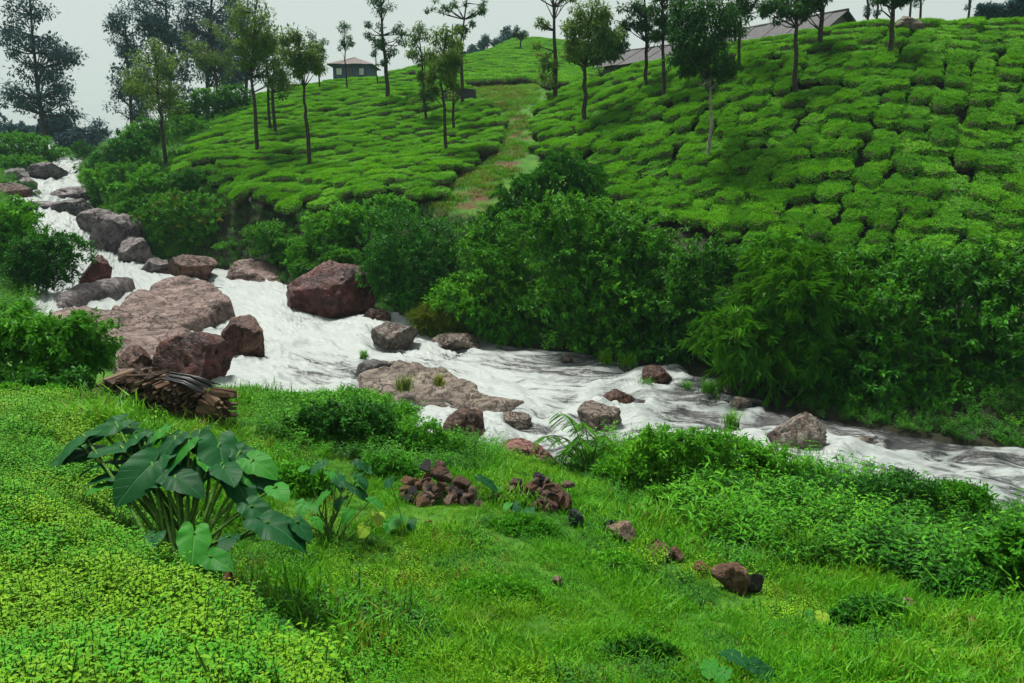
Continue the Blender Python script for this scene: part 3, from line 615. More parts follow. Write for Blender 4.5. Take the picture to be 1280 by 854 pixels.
# ------------------------------------------------------------------ tea
def tea_mesh(k, rnear=True):
    np.random.seed(100 + k); rs = np.random.RandomState(100 + k); g_ = Geo(); n = 1900 if rnear else 620
    th = rs.uniform(0, 2 * math.pi, n); rim = 0.69 * (1 + 0.10 * np.sin(th * 5 + 3 * k) + 0.15 * np.sin(th * 2 + k) + 0.10 * np.sin(th * 3 + 2 * k) + 0.06 * np.sin(th * 7 + k))
    u = rs.rand(n); top = u < 0.72
    rr = np.where(top, np.sqrt(rs.rand(n)) * 0.97, rs.uniform(0.86, 1.03, n))
    hz = 0.70 - 0.04 * rr ** 8 + 0.05 * fbm(np.stack([np.cos(th) * rr * 2.2, np.sin(th) * rr * 2.2, th * 0 + k], 1), k, 3) * 2
    zz = np.where(top, hz + rs.normal(0, 0.032, n), rs.uniform(0.40, 0.66, n))
    rr = np.where(top, rr, rr * (0.72 + 0.30 * smooth(0.1, 0.6, zz)))
    P = np.stack([np.cos(th) * rim * rr, np.sin(th) * rim * rr, zz], 1); rad = np.stack([np.cos(th), np.sin(th), 0 * th], 1)
    az = rs.uniform(0, 2 * math.pi, n); H = np.stack([np.cos(az), np.sin(az), 0 * az], 1)
    D = np.where(top[:, None], H * rs.uniform(0.5, 1.3, n)[:, None] + np.array([0, 0, 0.75]), rad * 0.9 + H * 0.5 + np.array([0, 0, 0.15]))
    N = np.where(top[:, None], np.array([0, 0, 1.0]) - H * 0.4, rad + np.array([0, 0, 0.7]))
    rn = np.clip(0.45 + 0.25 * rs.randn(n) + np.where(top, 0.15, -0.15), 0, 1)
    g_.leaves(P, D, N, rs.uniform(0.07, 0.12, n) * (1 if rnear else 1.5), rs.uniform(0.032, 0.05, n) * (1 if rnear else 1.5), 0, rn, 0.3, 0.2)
    V, T_ = ico(3); V = V * np.array([0.66, 0.66, 0.33]); V[:, 2] = V[:, 2] + 0.34; a = np.arctan2(V[:, 1], V[:, 0])
    V[:, :2] *= (1 + 0.13 * np.sin(a * 2 + k) + 0.09 * np.sin(a * 3 + 2 * k))[:, None]; V[:, 2] = np.where(V[:, 2] > 0.5, 0.5 + (V[:, 2] - 0.5) * 0.6 + 0.03, V[:, 2])
    V = V * [0.93, 0.93, 1.0]; g_.add(V, T_, 1, np.full(len(V), 0.12), True)
    for q in range(5):
        an = q * 1.3 + k; g_.tube([(0.05 * math.cos(an), 0.05 * math.sin(an), -0.15), (0.16 * math.cos(an), 0.16 * math.sin(an), 0.2), (0.32 * math.cos(an), 0.32 * math.sin(an), 0.45)], [0.03, 0.022, 0.012], 5, 1)
    return g_.mesh('tea_bush', ['tea', 'twig'])
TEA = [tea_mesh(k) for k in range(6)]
TEAF = [tea_mesh(k + 20, False) for k in range(4)]
def tea_grid(poly, e1, e2, s1, s2, y0, y1, x0, x1, seed, jit=0.16, skip=0.03, wob=0.35, excl=()):
    rs = np.random.RandomState(seed); e1 = unit(np.array(e1)); e2 = unit(np.array(e2)); m = 150
    a, b = np.meshgrid(np.arange(-m, m), np.arange(-m, m)); a = a.ravel(); b = b.ravel()
    c0 = np.array([(x0 + x1) / 2, (y0 + y1) / 2])
    wobble = wob * n2(a * 1.0, b * 3.1, 0.12, seed, 2)
    P = c0 + (a * s1 + (b % 2) * s1 * 0.5)[:, None] * e1 + (b * s2 + wobble)[:, None] * e2 + rs.uniform(-jit, jit, (len(a), 2))
    k = (P[:, 0] > x0) & (P[:, 0] < x1) & (P[:, 1] > y0) & (P[:, 1] < y1) & (rs.rand(len(a)) > skip); P = P[k]
    z = ground(P[:, 0], P[:, 1]); px, py = proj(P[:, 0], P[:, 1], z); k = inpoly(px, py, poly)
    for e in excl: k &= ~inpoly(px, py, e)
    P = P[k]; return np.concatenate([P, z[k][:, None]], 1)
TP_R = tea_grid(TEA_R, (0.55, 0.84), (0.84, -0.55), 0.62, 0.92, 22, 60, -4, 40, 1, 0.11, 0.025, 0.34, (PATH, CLEAR))
TP_L = tea_grid(TEA_L, (0.93, 0.36), (-0.36, 0.93), 0.82, 0.84, 30, 78, -30, 3, 2, 0.13, 0.03, 0.35, (PATH, CLEAR))
TP_F = tea_grid(TEA_F, (0.97, 0.22), (-0.22, 0.97), 1.05, 1.05, 58, 122, -30, 20, 3, 0.16, 0.03, 0.5, (PATH, CLEAR))
allT = np.concatenate([TP_R, TP_L]); side = np.concatenate([np.zeros(len(TP_R)), np.ones(len(TP_L))])
rs = np.random.RandomState(77)
px, py = proj(allT[:, 0], allT[:, 1], allT[:, 2]); vis = (px > -30) & (px < 1310) & (py < 345)
order = np.argsort(np.where(vis, allT[:, 1], 999)); single = order[:300]; rest = order[300:]
rx, ry = slope_rot(allT[:, 0], allT[:, 1], 0.70, rs); sp = np.where(side > 0, math.atan2(.36, .93), math.atan2(.84, .55)) + rs.normal(0, .28, len(allT)) + math.pi * rs.randint(0, 2, len(allT)); er = rotmat_euler(rx, ry, sp)
sc = rs.uniform(0.60, 0.82, len(allT)) * np.where(side > 0, 1.06, 1.0); hh = rs.uniform(0.52, 0.95, len(allT))
lab = {0: 'clipped flat-topped tea bush in the rows of the steep slope under the long grey roof', 1: 'clipped flat-topped tea bush on the gentler slope left of the earth path'}
for i in single:
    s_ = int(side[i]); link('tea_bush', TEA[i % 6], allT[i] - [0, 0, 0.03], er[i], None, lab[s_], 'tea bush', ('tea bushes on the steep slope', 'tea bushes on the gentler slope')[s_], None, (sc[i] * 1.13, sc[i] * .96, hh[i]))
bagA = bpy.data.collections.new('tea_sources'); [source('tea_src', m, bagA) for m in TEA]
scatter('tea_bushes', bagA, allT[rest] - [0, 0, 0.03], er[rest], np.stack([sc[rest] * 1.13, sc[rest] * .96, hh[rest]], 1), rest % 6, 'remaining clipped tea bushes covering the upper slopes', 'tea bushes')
bagB = bpy.data.collections.new('far_tea_sources'); [source('tea_far_src', m, bagB) for m in TEAF]
rx, ry = slope_rot(TP_F[:, 0], TP_F[:, 1], 0.6, rs); m_ = len(TP_F)
scatter('distant_tea_bushes', bagB, TP_F, rotmat_euler(rx, ry, rs.uniform(0, 6.28, m_)), np.stack([rs.uniform(0.78, 1.0, m_)] * 3, 1), np.arange(m_) % 4, 'distant tea bushes on the hazy far hilltop', 'tea bushes')

# ------------------------------------------------------------------ shrubs
def shrub_geo(lobes, seed, mats, nleaf, L, W, style='broad', zmin=-0.6):
    """lobes: (centre, radii); leaves fill the outer shell of every lobe"""
    rs = np.random.RandomState(seed); np.random.seed(seed); g_ = Geo()
    nleaf = nleaf * 1.75; vol = np.array([r[0] * r[1] + r[0] * r[2] for c, r in lobes]); vol = vol / vol.sum()
    C = np.array([c for c, r in lobes]); RR = np.array([r for c, r in lobes])
    per = {'broad': 16, 'feather': 22, 'upright': 14}[style]
    for (c, r), v in zip(lobes, vol):
        n = max(6, int(nleaf * v / per)); d = unit(rs.normal(size=(n, 3))); d[:, 2] = np.where((d[:, 2] < -0.5), -d[:, 2], d[:, 2])
        c = np.asarray(c); r = np.asarray(r); rm = float(np.mean(r))
        bumpy = 1 + 0.42 * fbm(d * 2.3 + c + seed, seed, 3) + 0.12 * rs.normal(size=n)
        tl = rs.uniform(0.18, 0.42, n) * min(1.0, rm / 1.0 + 0.25) * (1.5 if style == 'feather' else 1.0)
        tl = np.minimum(tl, 0.55 * float(r.min()) + 0.04)
        inner = rs.rand(n) ** 2.2 * 0.4
        P0 = c + d * (bumpy - inner)[:, None] * r - d * np.minimum(tl * 0.8, 0.32 * float(r.min()))[:, None]
        q = (((P0[:, None] - C[None]) / RR[None]) ** 2).sum(2).min(1); keep = (q > 0.30) & (P0[:, 2] > zmin); P0 = P0[keep]; d = d[keep]; tl = tl[keep]; n = len(P0)
        if n == 0: continue
        up = {'broad': 0.25, 'feather': 0.05, 'upright': 0.5}[style]
        td = unit(d * 0.85 + rs.normal(size=(n, 3)) * 0.45 + np.array([0, 0, up]))
        tone = np.clip(0.40 + 0.7 * fbm(P0 * 0.9 + seed, seed + 7, 3) + 0.14 * rs.randn(n), 0, 1); acc = rs.rand(n) < 0.22
        t_ = np.tile((np.arange(per) + 0.6) / per, n); I = np.repeat(np.arange(n), per); m = len(I)
        sag = {'broad': 0.12, 'feather': 0.55, 'upright': 0.0}[style]
        P = P0[I] + td[I] * (tl[I] * t_)[:, None] * np.array([1, 1, 1.0]) - np.array([0, 0, 1.0]) * (sag * tl[I] * t_ ** 2)[:, None] + rs.normal(size=(m, 3)) * 0.02
        az = unit(rs.normal(size=(m, 3)))
        if style == 'broad': D = td[I] * 0.45 + az * 0.85 + np.array([0, 0, -0.15]); N = d[I] * 0.45 + np.array([0, 0, 1.0]) + rs.normal(size=(m, 3)) * 0.28; fo, dr = 0.2, 0.22
        elif style == 'feather': D = td[I] * 0.8 + az * 0.45 + np.array([0, 0, -0.45 ]); N = d[I] * 0.7 + np.array([0, 0, 0.8]) + rs.normal(size=(m, 3)) * 0.2; fo, dr = 0.15, 0.35
        else: D = td[I] * 0.6 + az * 0.8; N = d[I] * 0.8 + np.array([0, 0, 0.7]) + rs.normal(size=(m, 3)) * 0.25; fo, dr = 0.25, 0.12
        rn = np.clip(tone[I] + 0.16 * rs.randn(m) + 0.12 * (t_ - 0.4), 0, 1)
        mi = acc[I].astype(int) if len(mats) > 2 else np.zeros(m, int)
        for m_ in (0, 1):
            k = mi == m_
            if k.sum(): g_.leaves(P[k], D[k], N[k], rs.uniform(0.7, 1.3, k.sum()) * L, rs.uniform(0.75, 1.25, k.sum()) * W, m_, rn[k], fo, dr)
    return g_
def shrub_stems(lobes, seed, zmin):
    rs = np.random.RandomState(seed + 50); g_ = Geo(); root = np.array([0, 0, zmin])
    for c, r in lobes:
        c = np.asarray(c, float); k = c + rs.normal(0, 0.12, 3) * np.asarray(r); mid = (root + k) / 2 + rs.normal(0, 0.10, 3) * np.asarray(r)
        b0 = root + rs.normal(0, 0.1, 3) * [1, 1, 0]
        sr = min(1.0, float(np.mean(r)) / 0.9); b0 = root + (b0 - root) * sr
        g_.tube([b0, mid, k], np.array([0.05, 0.035, 0.02]) * sr, 5)
        for q in range(5):
            e = k + unit(rs.normal(size=3)) * np.asarray(r) * 0.7; g_.tube([mid * .4 + k * .6, (k + e) / 2 + rs.normal(0, .06, 3) * np.asarray(r), e], np.array([0.022, 0.014, 0.006]) * sr, 4)
    return g_
def shrub(name, label, lobes_px, Y, mat, nleaf, L, W, seed, style='broad', group=None, accent=None, cat='shrub', core=True):
    """lobes_px: (px, py, rx, ry) ellipses seen at forward distance Y (+ optional depth offset)"""
    l0 = lobes_px[0]; mean = np.mean([at(l[0], l[1], Y) for l in lobes_px], axis=0); gzv = gz(mean[0], mean[1]); org = np.array([mean[0], mean[1], gzv])
    lobes = []; rs = np.random.RandomState(seed)
    for l in lobes_px:
        y = Y + (l[4] if len(l) > 4 else 0); c = at(l[0], l[1], y); s = y / F; s *= 1.30 if name == 'waterside_shrub' else 1.07; lobes.append((c - org, (l[2] * s, (l[2] * 0.5 + l[3] * 0.5) * s * 0.9, l[3] * s)))
    big_l = lobes; lobes = []
    for c, r in big_l:
        c = np.asarray(c); r = np.asarray(r); lobes.append((c, r * 0.72))
        if r.min() > 0.28:
            for q in range(7):
                d = unit(rs.normal(size=3)); d[2] = abs(d[2]) if d[2] < -0.3 else d[2]; f = rs.uniform(0.34, 0.5); lobes.append((c + d * r * rs.uniform(0.58, 0.78), r * f))
    t = link(name, None, org, (0, 0, 0), None, label, cat, group)
    mats = [mat, accent or mat, 'twig']; g_ = shrub_geo(lobes, seed, mats if accent else [mat, mat], nleaf, L, W, style, -0.5)
    if core:
        for q, (c, r) in enumerate(big_l):      # larger filler leaves inside the bush, in the darker tints
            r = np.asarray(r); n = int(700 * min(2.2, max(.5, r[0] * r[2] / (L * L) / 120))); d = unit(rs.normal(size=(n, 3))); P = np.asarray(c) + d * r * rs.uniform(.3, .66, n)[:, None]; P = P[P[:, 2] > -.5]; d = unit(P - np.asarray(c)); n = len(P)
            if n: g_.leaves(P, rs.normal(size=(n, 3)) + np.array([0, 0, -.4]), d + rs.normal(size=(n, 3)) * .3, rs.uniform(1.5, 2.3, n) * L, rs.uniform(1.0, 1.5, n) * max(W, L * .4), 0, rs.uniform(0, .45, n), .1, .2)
    link('foliage', g_.mesh('foliage', mats), parent=t)
    link('stem', shrub_stems(big_l, seed, -0.3).mesh('stem', ['twig']), parent=t)
    return t
# far bank, from downstream to upstream
shrub('leafy_shrub', 'huge dark broad-leaved shrub over the slack water below the steep tea rows', [(1200, 400, 95, 105), (1130, 430, 70, 90, -0.6), (1275, 430, 80, 110, -.3), (1160, 360, 60, 55), (1240, 350, 60, 50), (1230, 490, 70, 60, -1.0), (1160, 505, 66, 42, -1.4), (1270, 525, 66, 40, -1.8), (1080, 500, 46, 36, -1.2), (1350, 440, 80, 110), (1340, 530, 70, 50, -1.8), (1200, 535, 46, 24, -1.6), (1120, 520, 46, 28, -1.3)], 20.0, 'shrub', 23000, 0.15, 0.075, 61)
shrub('feathery_shrub', 'drooping feathery shrub with narrow leaves overhanging the stream', [(985, 385, 85, 75), (930, 440, 60, 70, -0.5), (1040, 370, 60, 55), (1000, 465, 80, 60, -0.7), (1070, 440, 50, 70)], 20.6, 'feather', 20000, 0.24, 0.038, 62, 'feather')
shrub('leafy_shrub', 'dark glossy shrub filling the gap beside the feathery shrub', [(1090, 490, 55, 50, -.4), (1130, 520, 45, 30, -.6), (1060, 510, 40, 30, -.5)], 19.4, 'shrub_deep', 6000, 0.14, 0.07, 63)
shrub('leafy_shrub', 'broad-leaved shrub right above the dark brown far-bank boulder', [(880, 345, 60, 50), (850, 400, 55, 60), (890, 420, 50, 55, -.6), (835, 440, 40, 35, -.4)], 23.0, 'shrub', 11000, 0.14, 0.07, 64)
shrub('leafy_shrub', 'tall dense glossy shrub in the middle of the far bank thicket', [(760, 330, 80, 60), (700, 300, 60, 50), (800, 310, 60, 45), (740, 390, 80, 60, -.6), (805, 390, 60, 60, -.4), (760, 430, 60, 30, -1.0)], 24.6, 'shrub', 22000, 0.15, 0.07, 65, 'broad', None, 'shrub_bright')
shrub('leafy_shrub', 'dark willowy shrub crown standing out above the thicket beside the path', [(700, 225, 48, 32), (655, 250, 42, 30), (735, 245, 30, 30), (630, 275, 35, 25)], 30.5, 'shrub_deep', 11000, 0.17, 0.045, 66, 'feather')
shrub('leafy_shrub', 'bright-tipped vine-covered shrub with yellowish leaves on top of the thicket', [(720, 275, 45, 25), (770, 275, 40, 20), (690, 290, 40, 25)], 28.5, 'shrub_bright', 5000, 0.13, 0.06, 67, 'broad', None, 'weed_yellow')
shrub('leafy_shrub', 'mid-green shrub with arching sprays between round bush and thicket', [(620, 340, 60, 55), (580, 380, 50, 40, -.4), (650, 390, 55, 45, -.6), (610, 300, 35, 25, .5)], 26.2, 'shrub', 13000, 0.15, 0.06, 68)
shrub('round_bush', 'rounded dense bush beside the big dark red boulder', [(520, 325, 68, 52), (480, 340, 35, 45), (555, 355, 40, 45, -.3), (510, 375, 45, 25, -.4)], 28.2, 'shrub_deep', 14000, 0.12, 0.055, 69, 'upright')
shrub('leafy_shrub', 'bright bush with glossy leaves at the lower edge of the gentler tea slope', [(455, 275, 55, 28), (410, 295, 45, 28), (490, 270, 30, 22), (385, 320, 35, 22)], 32.0, 'shrub_bright', 10000, 0.16, 0.07, 70)
shrub('leafy_shrub', 'deep green bush above the pale pink rock face', [(360, 315, 35, 26), (335, 300, 28, 22)], 35.0, 'shrub', 4500, 0.14, 0.06, 71)
shrub('russet_bush', 'russet and green mixed bush above the reddish rock face', [(250, 285, 62, 36), (200, 285, 35, 35), (300, 290, 38, 32), (230, 262, 40, 22)], 39.0, 'shrub', 13000, 0.15, 0.07, 72, 'broad', None, 'shrub_brown')
shrub('leafy_shrub', 'light green bush under the slender tree nearest the stream', [(185, 235, 32, 24), (165, 258, 28, 25), (215, 240, 25, 18)], 44.0, 'shrub_bright', 7000, 0.17, 0.075, 73)
shrub('leafy_shrub', 'dark rounded bush hanging over the upper white fall', [(150, 195, 30, 24), (125, 215, 24, 22), (175, 200, 26, 22)], 54.0, 'shrub_deep', 6500, 0.2, 0.09, 74)
shrub('leafy_shrub', 'yellow-green bush at the right edge of the upper white fall', [(118, 230, 16, 20), (140, 235, 18, 22)], 50.0, 'shrub_bright', 3500, 0.18, 0.08, 75)
shrub('leafy_shrub', 'wide bush along the left border of the gentler tea slope', [(215, 180, 32, 18), (190, 165, 26, 18), (240, 165, 26, 18), (205, 200, 22, 16)], 58.0, 'shrub', 6000, 0.21, 0.09, 76)
shrub('leafy_shrub', 'bush in front of the blue-grey tall trees by the tea slope', [(260, 135, 32, 20), (295, 128, 26, 17), (235, 148, 24, 18)], 63.0, 'shrub', 6000, 0.22, 0.1, 77)
# left bank
shrub('round_bush', 'round dark bush on the left bank beside the maroon block', [(68, 335, 42, 40), (40, 345, 35, 38)], 27.0, 'shrub_deep', 10000, 0.12, 0.055, 78, 'upright')
shrub('leafy_shrub', 'light green heap of foliage behind the round left-bank bush', [(15, 305, 45, 50), (-30, 320, 50, 60), (20, 275, 30, 25), (0, 360, 40, 35, -.5)], 30.0, 'shrub_bright', 11000, 0.17, 0.075, 79)
shrub('leafy_shrub', 'large light green bush leaning over the ledge behind the firewood stack', [(75, 430, 62, 42), (25, 440, 50, 50), (115, 445, 35, 34, .2), (60, 475, 55, 25, -.3), (-40, 440, 60, 60)], 13.2, 'shrub_bright', 17000, 0.095, 0.045, 80)
shrub('leafy_shrub', 'dark leafy shrub behind the left end of the firewood stack', [(30, 485, 45, 20), (95, 480, 28, 18), (-30, 480, 40, 28)], 12.0, 'shrub_deep', 6000, 0.09, 0.045, 81)
shrub('leafy_shrub', 'pale green far bush left of the uppermost fall', [(25, 185, 40, 18), (-20, 190, 40, 22), (60, 195, 25, 12)], 64.0, 'shrub_bright', 6000, 0.22, 0.1, 82)
shrub('leafy_shrub', 'low green bush spilling down to the uppermost fall', [(15, 208, 32, 12), (-25, 212, 35, 16), (45, 204, 16, 8)], 61.0, 'shrub_bright', 4000, 0.2, 0.09, 83)
shrub('leafy_shrub', 'small dark bush on the rocks left of the upper pool', [(30, 243, 20, 14), (15, 240, 16, 12)], 52.0, 'shrub_deep', 2500, 0.17, 0.08, 84)
shrub('leafy_shrub', 'tiny dark bush rooted on the grey rocks of the upper pool', [(112, 262, 12, 9), (122, 255, 8, 8)], 50.5, 'shrub_deep', 1500, 0.15, 0.07, 85)
shrub('fern_bush', 'small bright ferny bush at the water edge under the thicket', [(625, 415, 32, 20), (600, 400, 22, 18), (655, 425, 26, 14)], 24.9, 'shrub_bright', 5000, 0.16, 0.04, 86, 'feather')

for k, (lb, lo, Y__, m__) in enumerate([('mossy bush overhanging the grey purple rock wall', [(195, 268, 30, 22), (165, 278, 20, 20)], 41.0, 'shrub'), ('bush between the light green bush and the tea slope', [(232, 232, 24, 20), (250, 250, 22, 16)], 43.0, 'shrub_deep'), ('dense green bush halfway up the left edge of the tea slope', [(150, 222, 26, 20), (185, 215, 22, 16)], 48.0, 'shrub'), ('bush crowding the top of the upper fall on its right side', [(118, 200, 18, 14), (104, 190, 14, 10)], 70.0, 'shrub_deep'), ('rounded bush on the slope above the dark rounded bush', [(185, 182, 24, 16), (165, 172, 18, 14)], 62.0, 'shrub_bright'), ('bush beside the lowest rows of the gentler tea slope', [(232, 205, 22, 14), (212, 215, 18, 12)], 50.0, 'shrub'), ('small bush between the wide border bush and the tea rows', [(262, 178, 22, 13), (240, 185, 18, 12)], 57.0, 'shrub_deep'), ('yellowish bush up the border of the gentler tea slope', [(285, 155, 20, 12), (305, 146, 16, 10)], 62.0, 'shrub_bright'), ('low dense bush below the russet bush', [(325, 325, 30, 16), (290, 318, 24, 14)], 37.0, 'shrub_bright'), ('leafy bush in the shade left of the firewood stack', [(10, 500, 40, 16), (60, 498, 30, 12)], 11.2, 'shrub_bright'), ('green bush at the foot of the bright bush by the tea slope', [(420, 330, 30, 20), (385, 340, 24, 14)], 30.5, 'shrub'), ('bush closing the gap below the steep tea rows beside the feathery shrub', [(925, 335, 45, 28), (975, 325, 40, 24)], 23.5, 'shrub_bright'), ('bush under the steep tea rows right of the feathery shrub', [(1080, 345, 45, 30), (1120, 330, 40, 24)], 22.5, 'shrub')]):
    shrub('leafy_shrub', lb, lo, Y__, m__, 4500, 0.15 if Y__ > 15 else .08, 0.065 if Y__ > 15 else .04, 1200 + k)
# ------------------------------------------------------------------ trees
def tree(name, label, trunk, crowns, mat, seed, nclump=34, nleaf=85, L=0.22, W=0.08, r0=0.13, Y=None, bark='bark', sparse=0.0, spread=0.32, group=None, off=0.45, style='oak'):
    rs = np.random.RandomState(seed); np.random.seed(seed)
    if Y is None:
        b = hit(trunk[0][0], trunk[0][1], off); Y = b[1]
    p0 = at(trunk[0][0], trunk[0][1], Y); s = np.linalg.norm(p0 - CAM) / F; gzv = gz(p0[0], p0[1]); org = np.array([p0[0], p0[1], gzv])
    pts = [np.array([0, 0, -0.3])] + [at(x, y, Y) - org for x, y in trunk[1:]]
    if len(trunk) >= 2 and pts[1][2] < 0: pts[1][2] = 0.5
    path = catmull(pts, 12); path[1:-1] += rs.normal(0, 0.03, (10, 3)) * [1, 1, 0]; zt = path[-1][2]
    t = link(name, None, org, (0, 0, 0), None, label, 'tree', group)
    gt = Geo(); gl = Geo(); gt.tube(path, r0 * (1 - 0.72 * np.linspace(0, 1, 12)) * np.where(np.arange(12) == 0, 1.3, 1), 8)
    area = np.array([c[2] * c[3] for c in crowns], float); area /= area.sum()
    for c, a in zip(crowns, area):
        cc = at(c[0], c[1], Y) - org; rr = np.array([c[2] * s, (c[2] + c[3]) * 0.5 * s * 0.95, c[3] * s]); n = max(3, int(nclump * a))
        for q in range(n):
            d = unit(rs.normal(size=3)); k = cc + d * rr * rs.uniform(0.25, 0.92) ** 0.6
            if rs.rand() < sparse: continue
            # limb from the trunk below the clump
            zz = np.clip(k[2] - abs(rs.normal(0.7, 0.35)) * (0.4 + rr[0] * 0.4), path[3][2], zt); i = int(np.argmin(np.abs(path[:, 2] - zz))); b0 = path[i]
            mid = b0 * 0.45 + k * 0.55 + np.array([0, 0, -0.08]) + rs.normal(0, 0.06, 3)
            gt.tube([b0, mid, k], [r0 * 0.30, r0 * 0.18, r0 * 0.06], 4, 0, False)
            cr = spread * (0.7 + 0.6 * rs.rand()) * max(0.55, min(1.6, rr.min() / 0.9)); m = int(nleaf * (0.6 + 0.8 * rs.rand()))
            dd = unit(rs.normal(size=(m, 3))); P = k + dd * cr * (rs.rand(m) ** 0.5)[:, None] * np.array([1.15, 1.15, 0.8]); az = rs.normal(size=(m, 3))
            D = dd * 0.5 + az * 0.6 + np.array([0, 0, -0.25 if style == 'oak' else -0.05]); N = az * 0.5 + np.array([0, 0, 0.9]) + dd * 0.4
            rn = np.clip(rs.uniform(0.15, 0.75) + 0.18 * rs.randn(m), 0, 1)
            gl.leaves(P, D, N, rs.uniform(0.7, 1.3, m) * L, rs.uniform(0.7, 1.3, m) * W, 0, rn, 0.2, 0.15)
    link('trunk', gt.mesh('trunk', [bark]), parent=t); link('crown', gl.mesh('crown', [mat]), parent=t); return t
SO = 'silver_oak_tree'
tree(SO, 'slender young tree rising from the light green bush by the stream', [(207, 207), (203, 160), (198, 125), (194, 70)], [(195, 105, 32, 42), (200, 75, 20, 22), (185, 120, 24, 20), (215, 125, 14, 14)], 'oak', 201, 40, 100)
tree(SO, 'olive-crowned tree standing among bushes before the blue-grey tall trees', [(274, 138), (270, 100), (266, 75), (265, 20)], [(265, 55, 32, 36), (278, 80, 24, 22), (245, 75, 18, 20)], 'oak', 202, 44, 95)
tree(SO, 'tall tree with long bare dark trunk and high olive crown', [(322, 190), (318, 130), (314, 92), (322, -5)], [(320, 25, 28, 42), (333, 70, 24, 30), (305, 50, 14, 34), (340, 95, 14, 14)], 'oak', 203, 55, 100)
tree(SO, 'slimmer dark-leaved tree of a close pair sharing one crown', [(337, 163), (335, 110), (334, 55)], [(340, 95, 18, 28), (333, 62, 14, 20)], 'oak_dark', 204, 20, 80, r0=0.11)
tree(SO, 'stouter olive-leaved tree of a close pair sharing one crown', [(344, 166), (341, 110), (346, 45)], [(352, 80, 18, 34), (358, 105, 14, 16)], 'oak', 205, 22, 80)
tree(SO, 'tree with a forked trunk and pale lower bark', [(388, 208), (384, 160), (380, 122), (374, 45)], [(374, 65, 22, 28), (390, 90, 18, 26), (365, 85, 12, 16)], 'oak', 206, 40, 95)
tree(SO, 'hazy small tree behind the forked tree', [(400, 112), (398, 80), (395, 40)], [(395, 52, 13, 18), (402, 68, 10, 10)], 'oak_dark', 207, 14, 60, r0=.08)
tree(SO, 'thin small tree in front of the blue-walled house', [(434, 112), (432, 80), (430, 25)], [(430, 40, 12, 16), (426, 58, 8, 8), (438, 52, 7, 8)], 'oak_dark', 208, 15, 50, r0=.08)
tree(SO, 'tall thick-trunked tree with crown running off above', [(485, 125), (482, 80), (478, 40), (476, -25)], [(478, 0, 20, 22), (470, 45, 12, 24), (494, 50, 12, 24), (484, 72, 10, 10)], 'oak_dark', 209, 34, 80, r0=.17)
tree(SO, 'faint slim tree just behind the thick-trunked tall tree', [(472, 107), (470, 80), (469, 45)], [(470, 62, 8, 18)], 'oak_dark', 210, 8, 50, r0=.07)
tree(SO, 'bushy tree of the leafy trio with foliage low on its trunk', [(532, 152), (530, 110), (524, 40)], [(522, 60, 16, 28), (534, 100, 14, 30), (530, 125, 16, 12)], 'oak', 211, 34, 85, r0=.1)
tree(SO, 'front tree of the leafy trio with a thin straight trunk', [(558, 190), (556, 140), (552, 100), (558, 35)], [(555, 65, 20, 34), (545, 95, 12, 24), (566, 95, 10, 18)], 'oak', 212, 40, 80, r0=.1)
tree(SO, 'rear tree of the leafy trio with foliage down its trunk', [(567, 165), (566, 110), (566, 30)], [(568, 70, 11, 40), (565, 125, 7, 14)], 'oak', 213, 20, 70, r0=.1)
tree(SO, 'tall sparse forked tree reaching above the leafy trio', [(578, 130), (577, 80), (576, 55), (586, -10)], [(552, 8, 22, 12), (596, 8, 16, 12), (575, 45, 10, 18), (585, 30, 8, 10)], 'oak_dark', 214, 34, 45, r0=.13, sparse=.2, spread=.26)
tree(SO, 'lone little tree on the hazy far hilltop', [(651, 63), (651, 52), (651, 40)], [(651, 42, 9, 7)], 'oak_dark', 215, 10, 60, L=.35, W=.14, r0=.13)
tree(SO, 'very tall straight tree with leafy shoots down its trunk by the clearing', [(695, 125), (694, 70), (692, 20), (691, -40)], [(683, 95, 13, 26), (674, 68, 8, 12), (690, -12, 42, 12), (676, 32, 9, 12)], 'oak', 216, 40, 70, r0=.15)
tree(SO, 'tree with a full drooping crown and a clean dark trunk beside the path', [(731, 152), (731, 110), (732, 80), (740, 10)], [(738, 42, 34, 34), (722, 65, 22, 18), (745, 18, 22, 20), (760, 62, 14, 14)], 'oak', 217, 62, 95, r0=.14)
tree(SO, 'shorter dark-crowned tree before the low house roof, higher up the tea', [(808, 108), (808, 60), (806, -15)], [(795, 22, 24, 18), (815, 35, 16, 14)], 'oak_dark', 218, 26, 90)
tree(SO, 'dark-crowned tree before the low house roof, lower down the tea', [(830, 123), (829, 70), (829, -15)], [(838, 12, 24, 22), (825, 42, 14, 14)], 'oak_dark', 219, 26, 90)
tree(SO, 'dense dark tree with a pale bare leaning lower trunk', [(881, 202), (888, 160), (886, 105), (880, -5)], [(880, 38, 40, 46), (862, 78, 22, 22), (903, 82, 20, 20), (885, 100, 22, 12), (855, 30, 18, 26)], 'oak_dark', 220, 90, 110, r0=.09, bark='bark_pale')
tree(SO, 'thin tree in front of the middle of the long grey roof', [(925, 92), (925, 40), (925, -35)], [(925, 20, 14, 24), (928, -20, 24, 20), (945, 15, 16, 16)], 'oak_dark', 221, 26, 80, r0=.1)
tree(SO, 'straight dark tree overlapping the right part of the long roof', [(994, 112), (995, 60), (996, -30)], [(990, 0, 28, 16), (968, 14, 18, 12), (1000, 15, 12, 14)], 'oak_dark', 222, 32, 80, r0=.14)
tree(SO, 'straight trunk crossing the roof end just left of its gable', [(1027, 60), (1027, 20), (1028, -40)], [(1015, -8, 26, 14), (1010, 16, 12, 8)], 'oak_dark', 223, 18, 80, r0=.15)
tree(SO, 'solitary straight tree in the tea rows right of the gable', [(1115, 68), (1115, 30), (1117, -30)], [(1116, -4, 24, 10), (1128, 4, 12, 6)], 'oak_dark', 224, 18, 70, r0=.15)
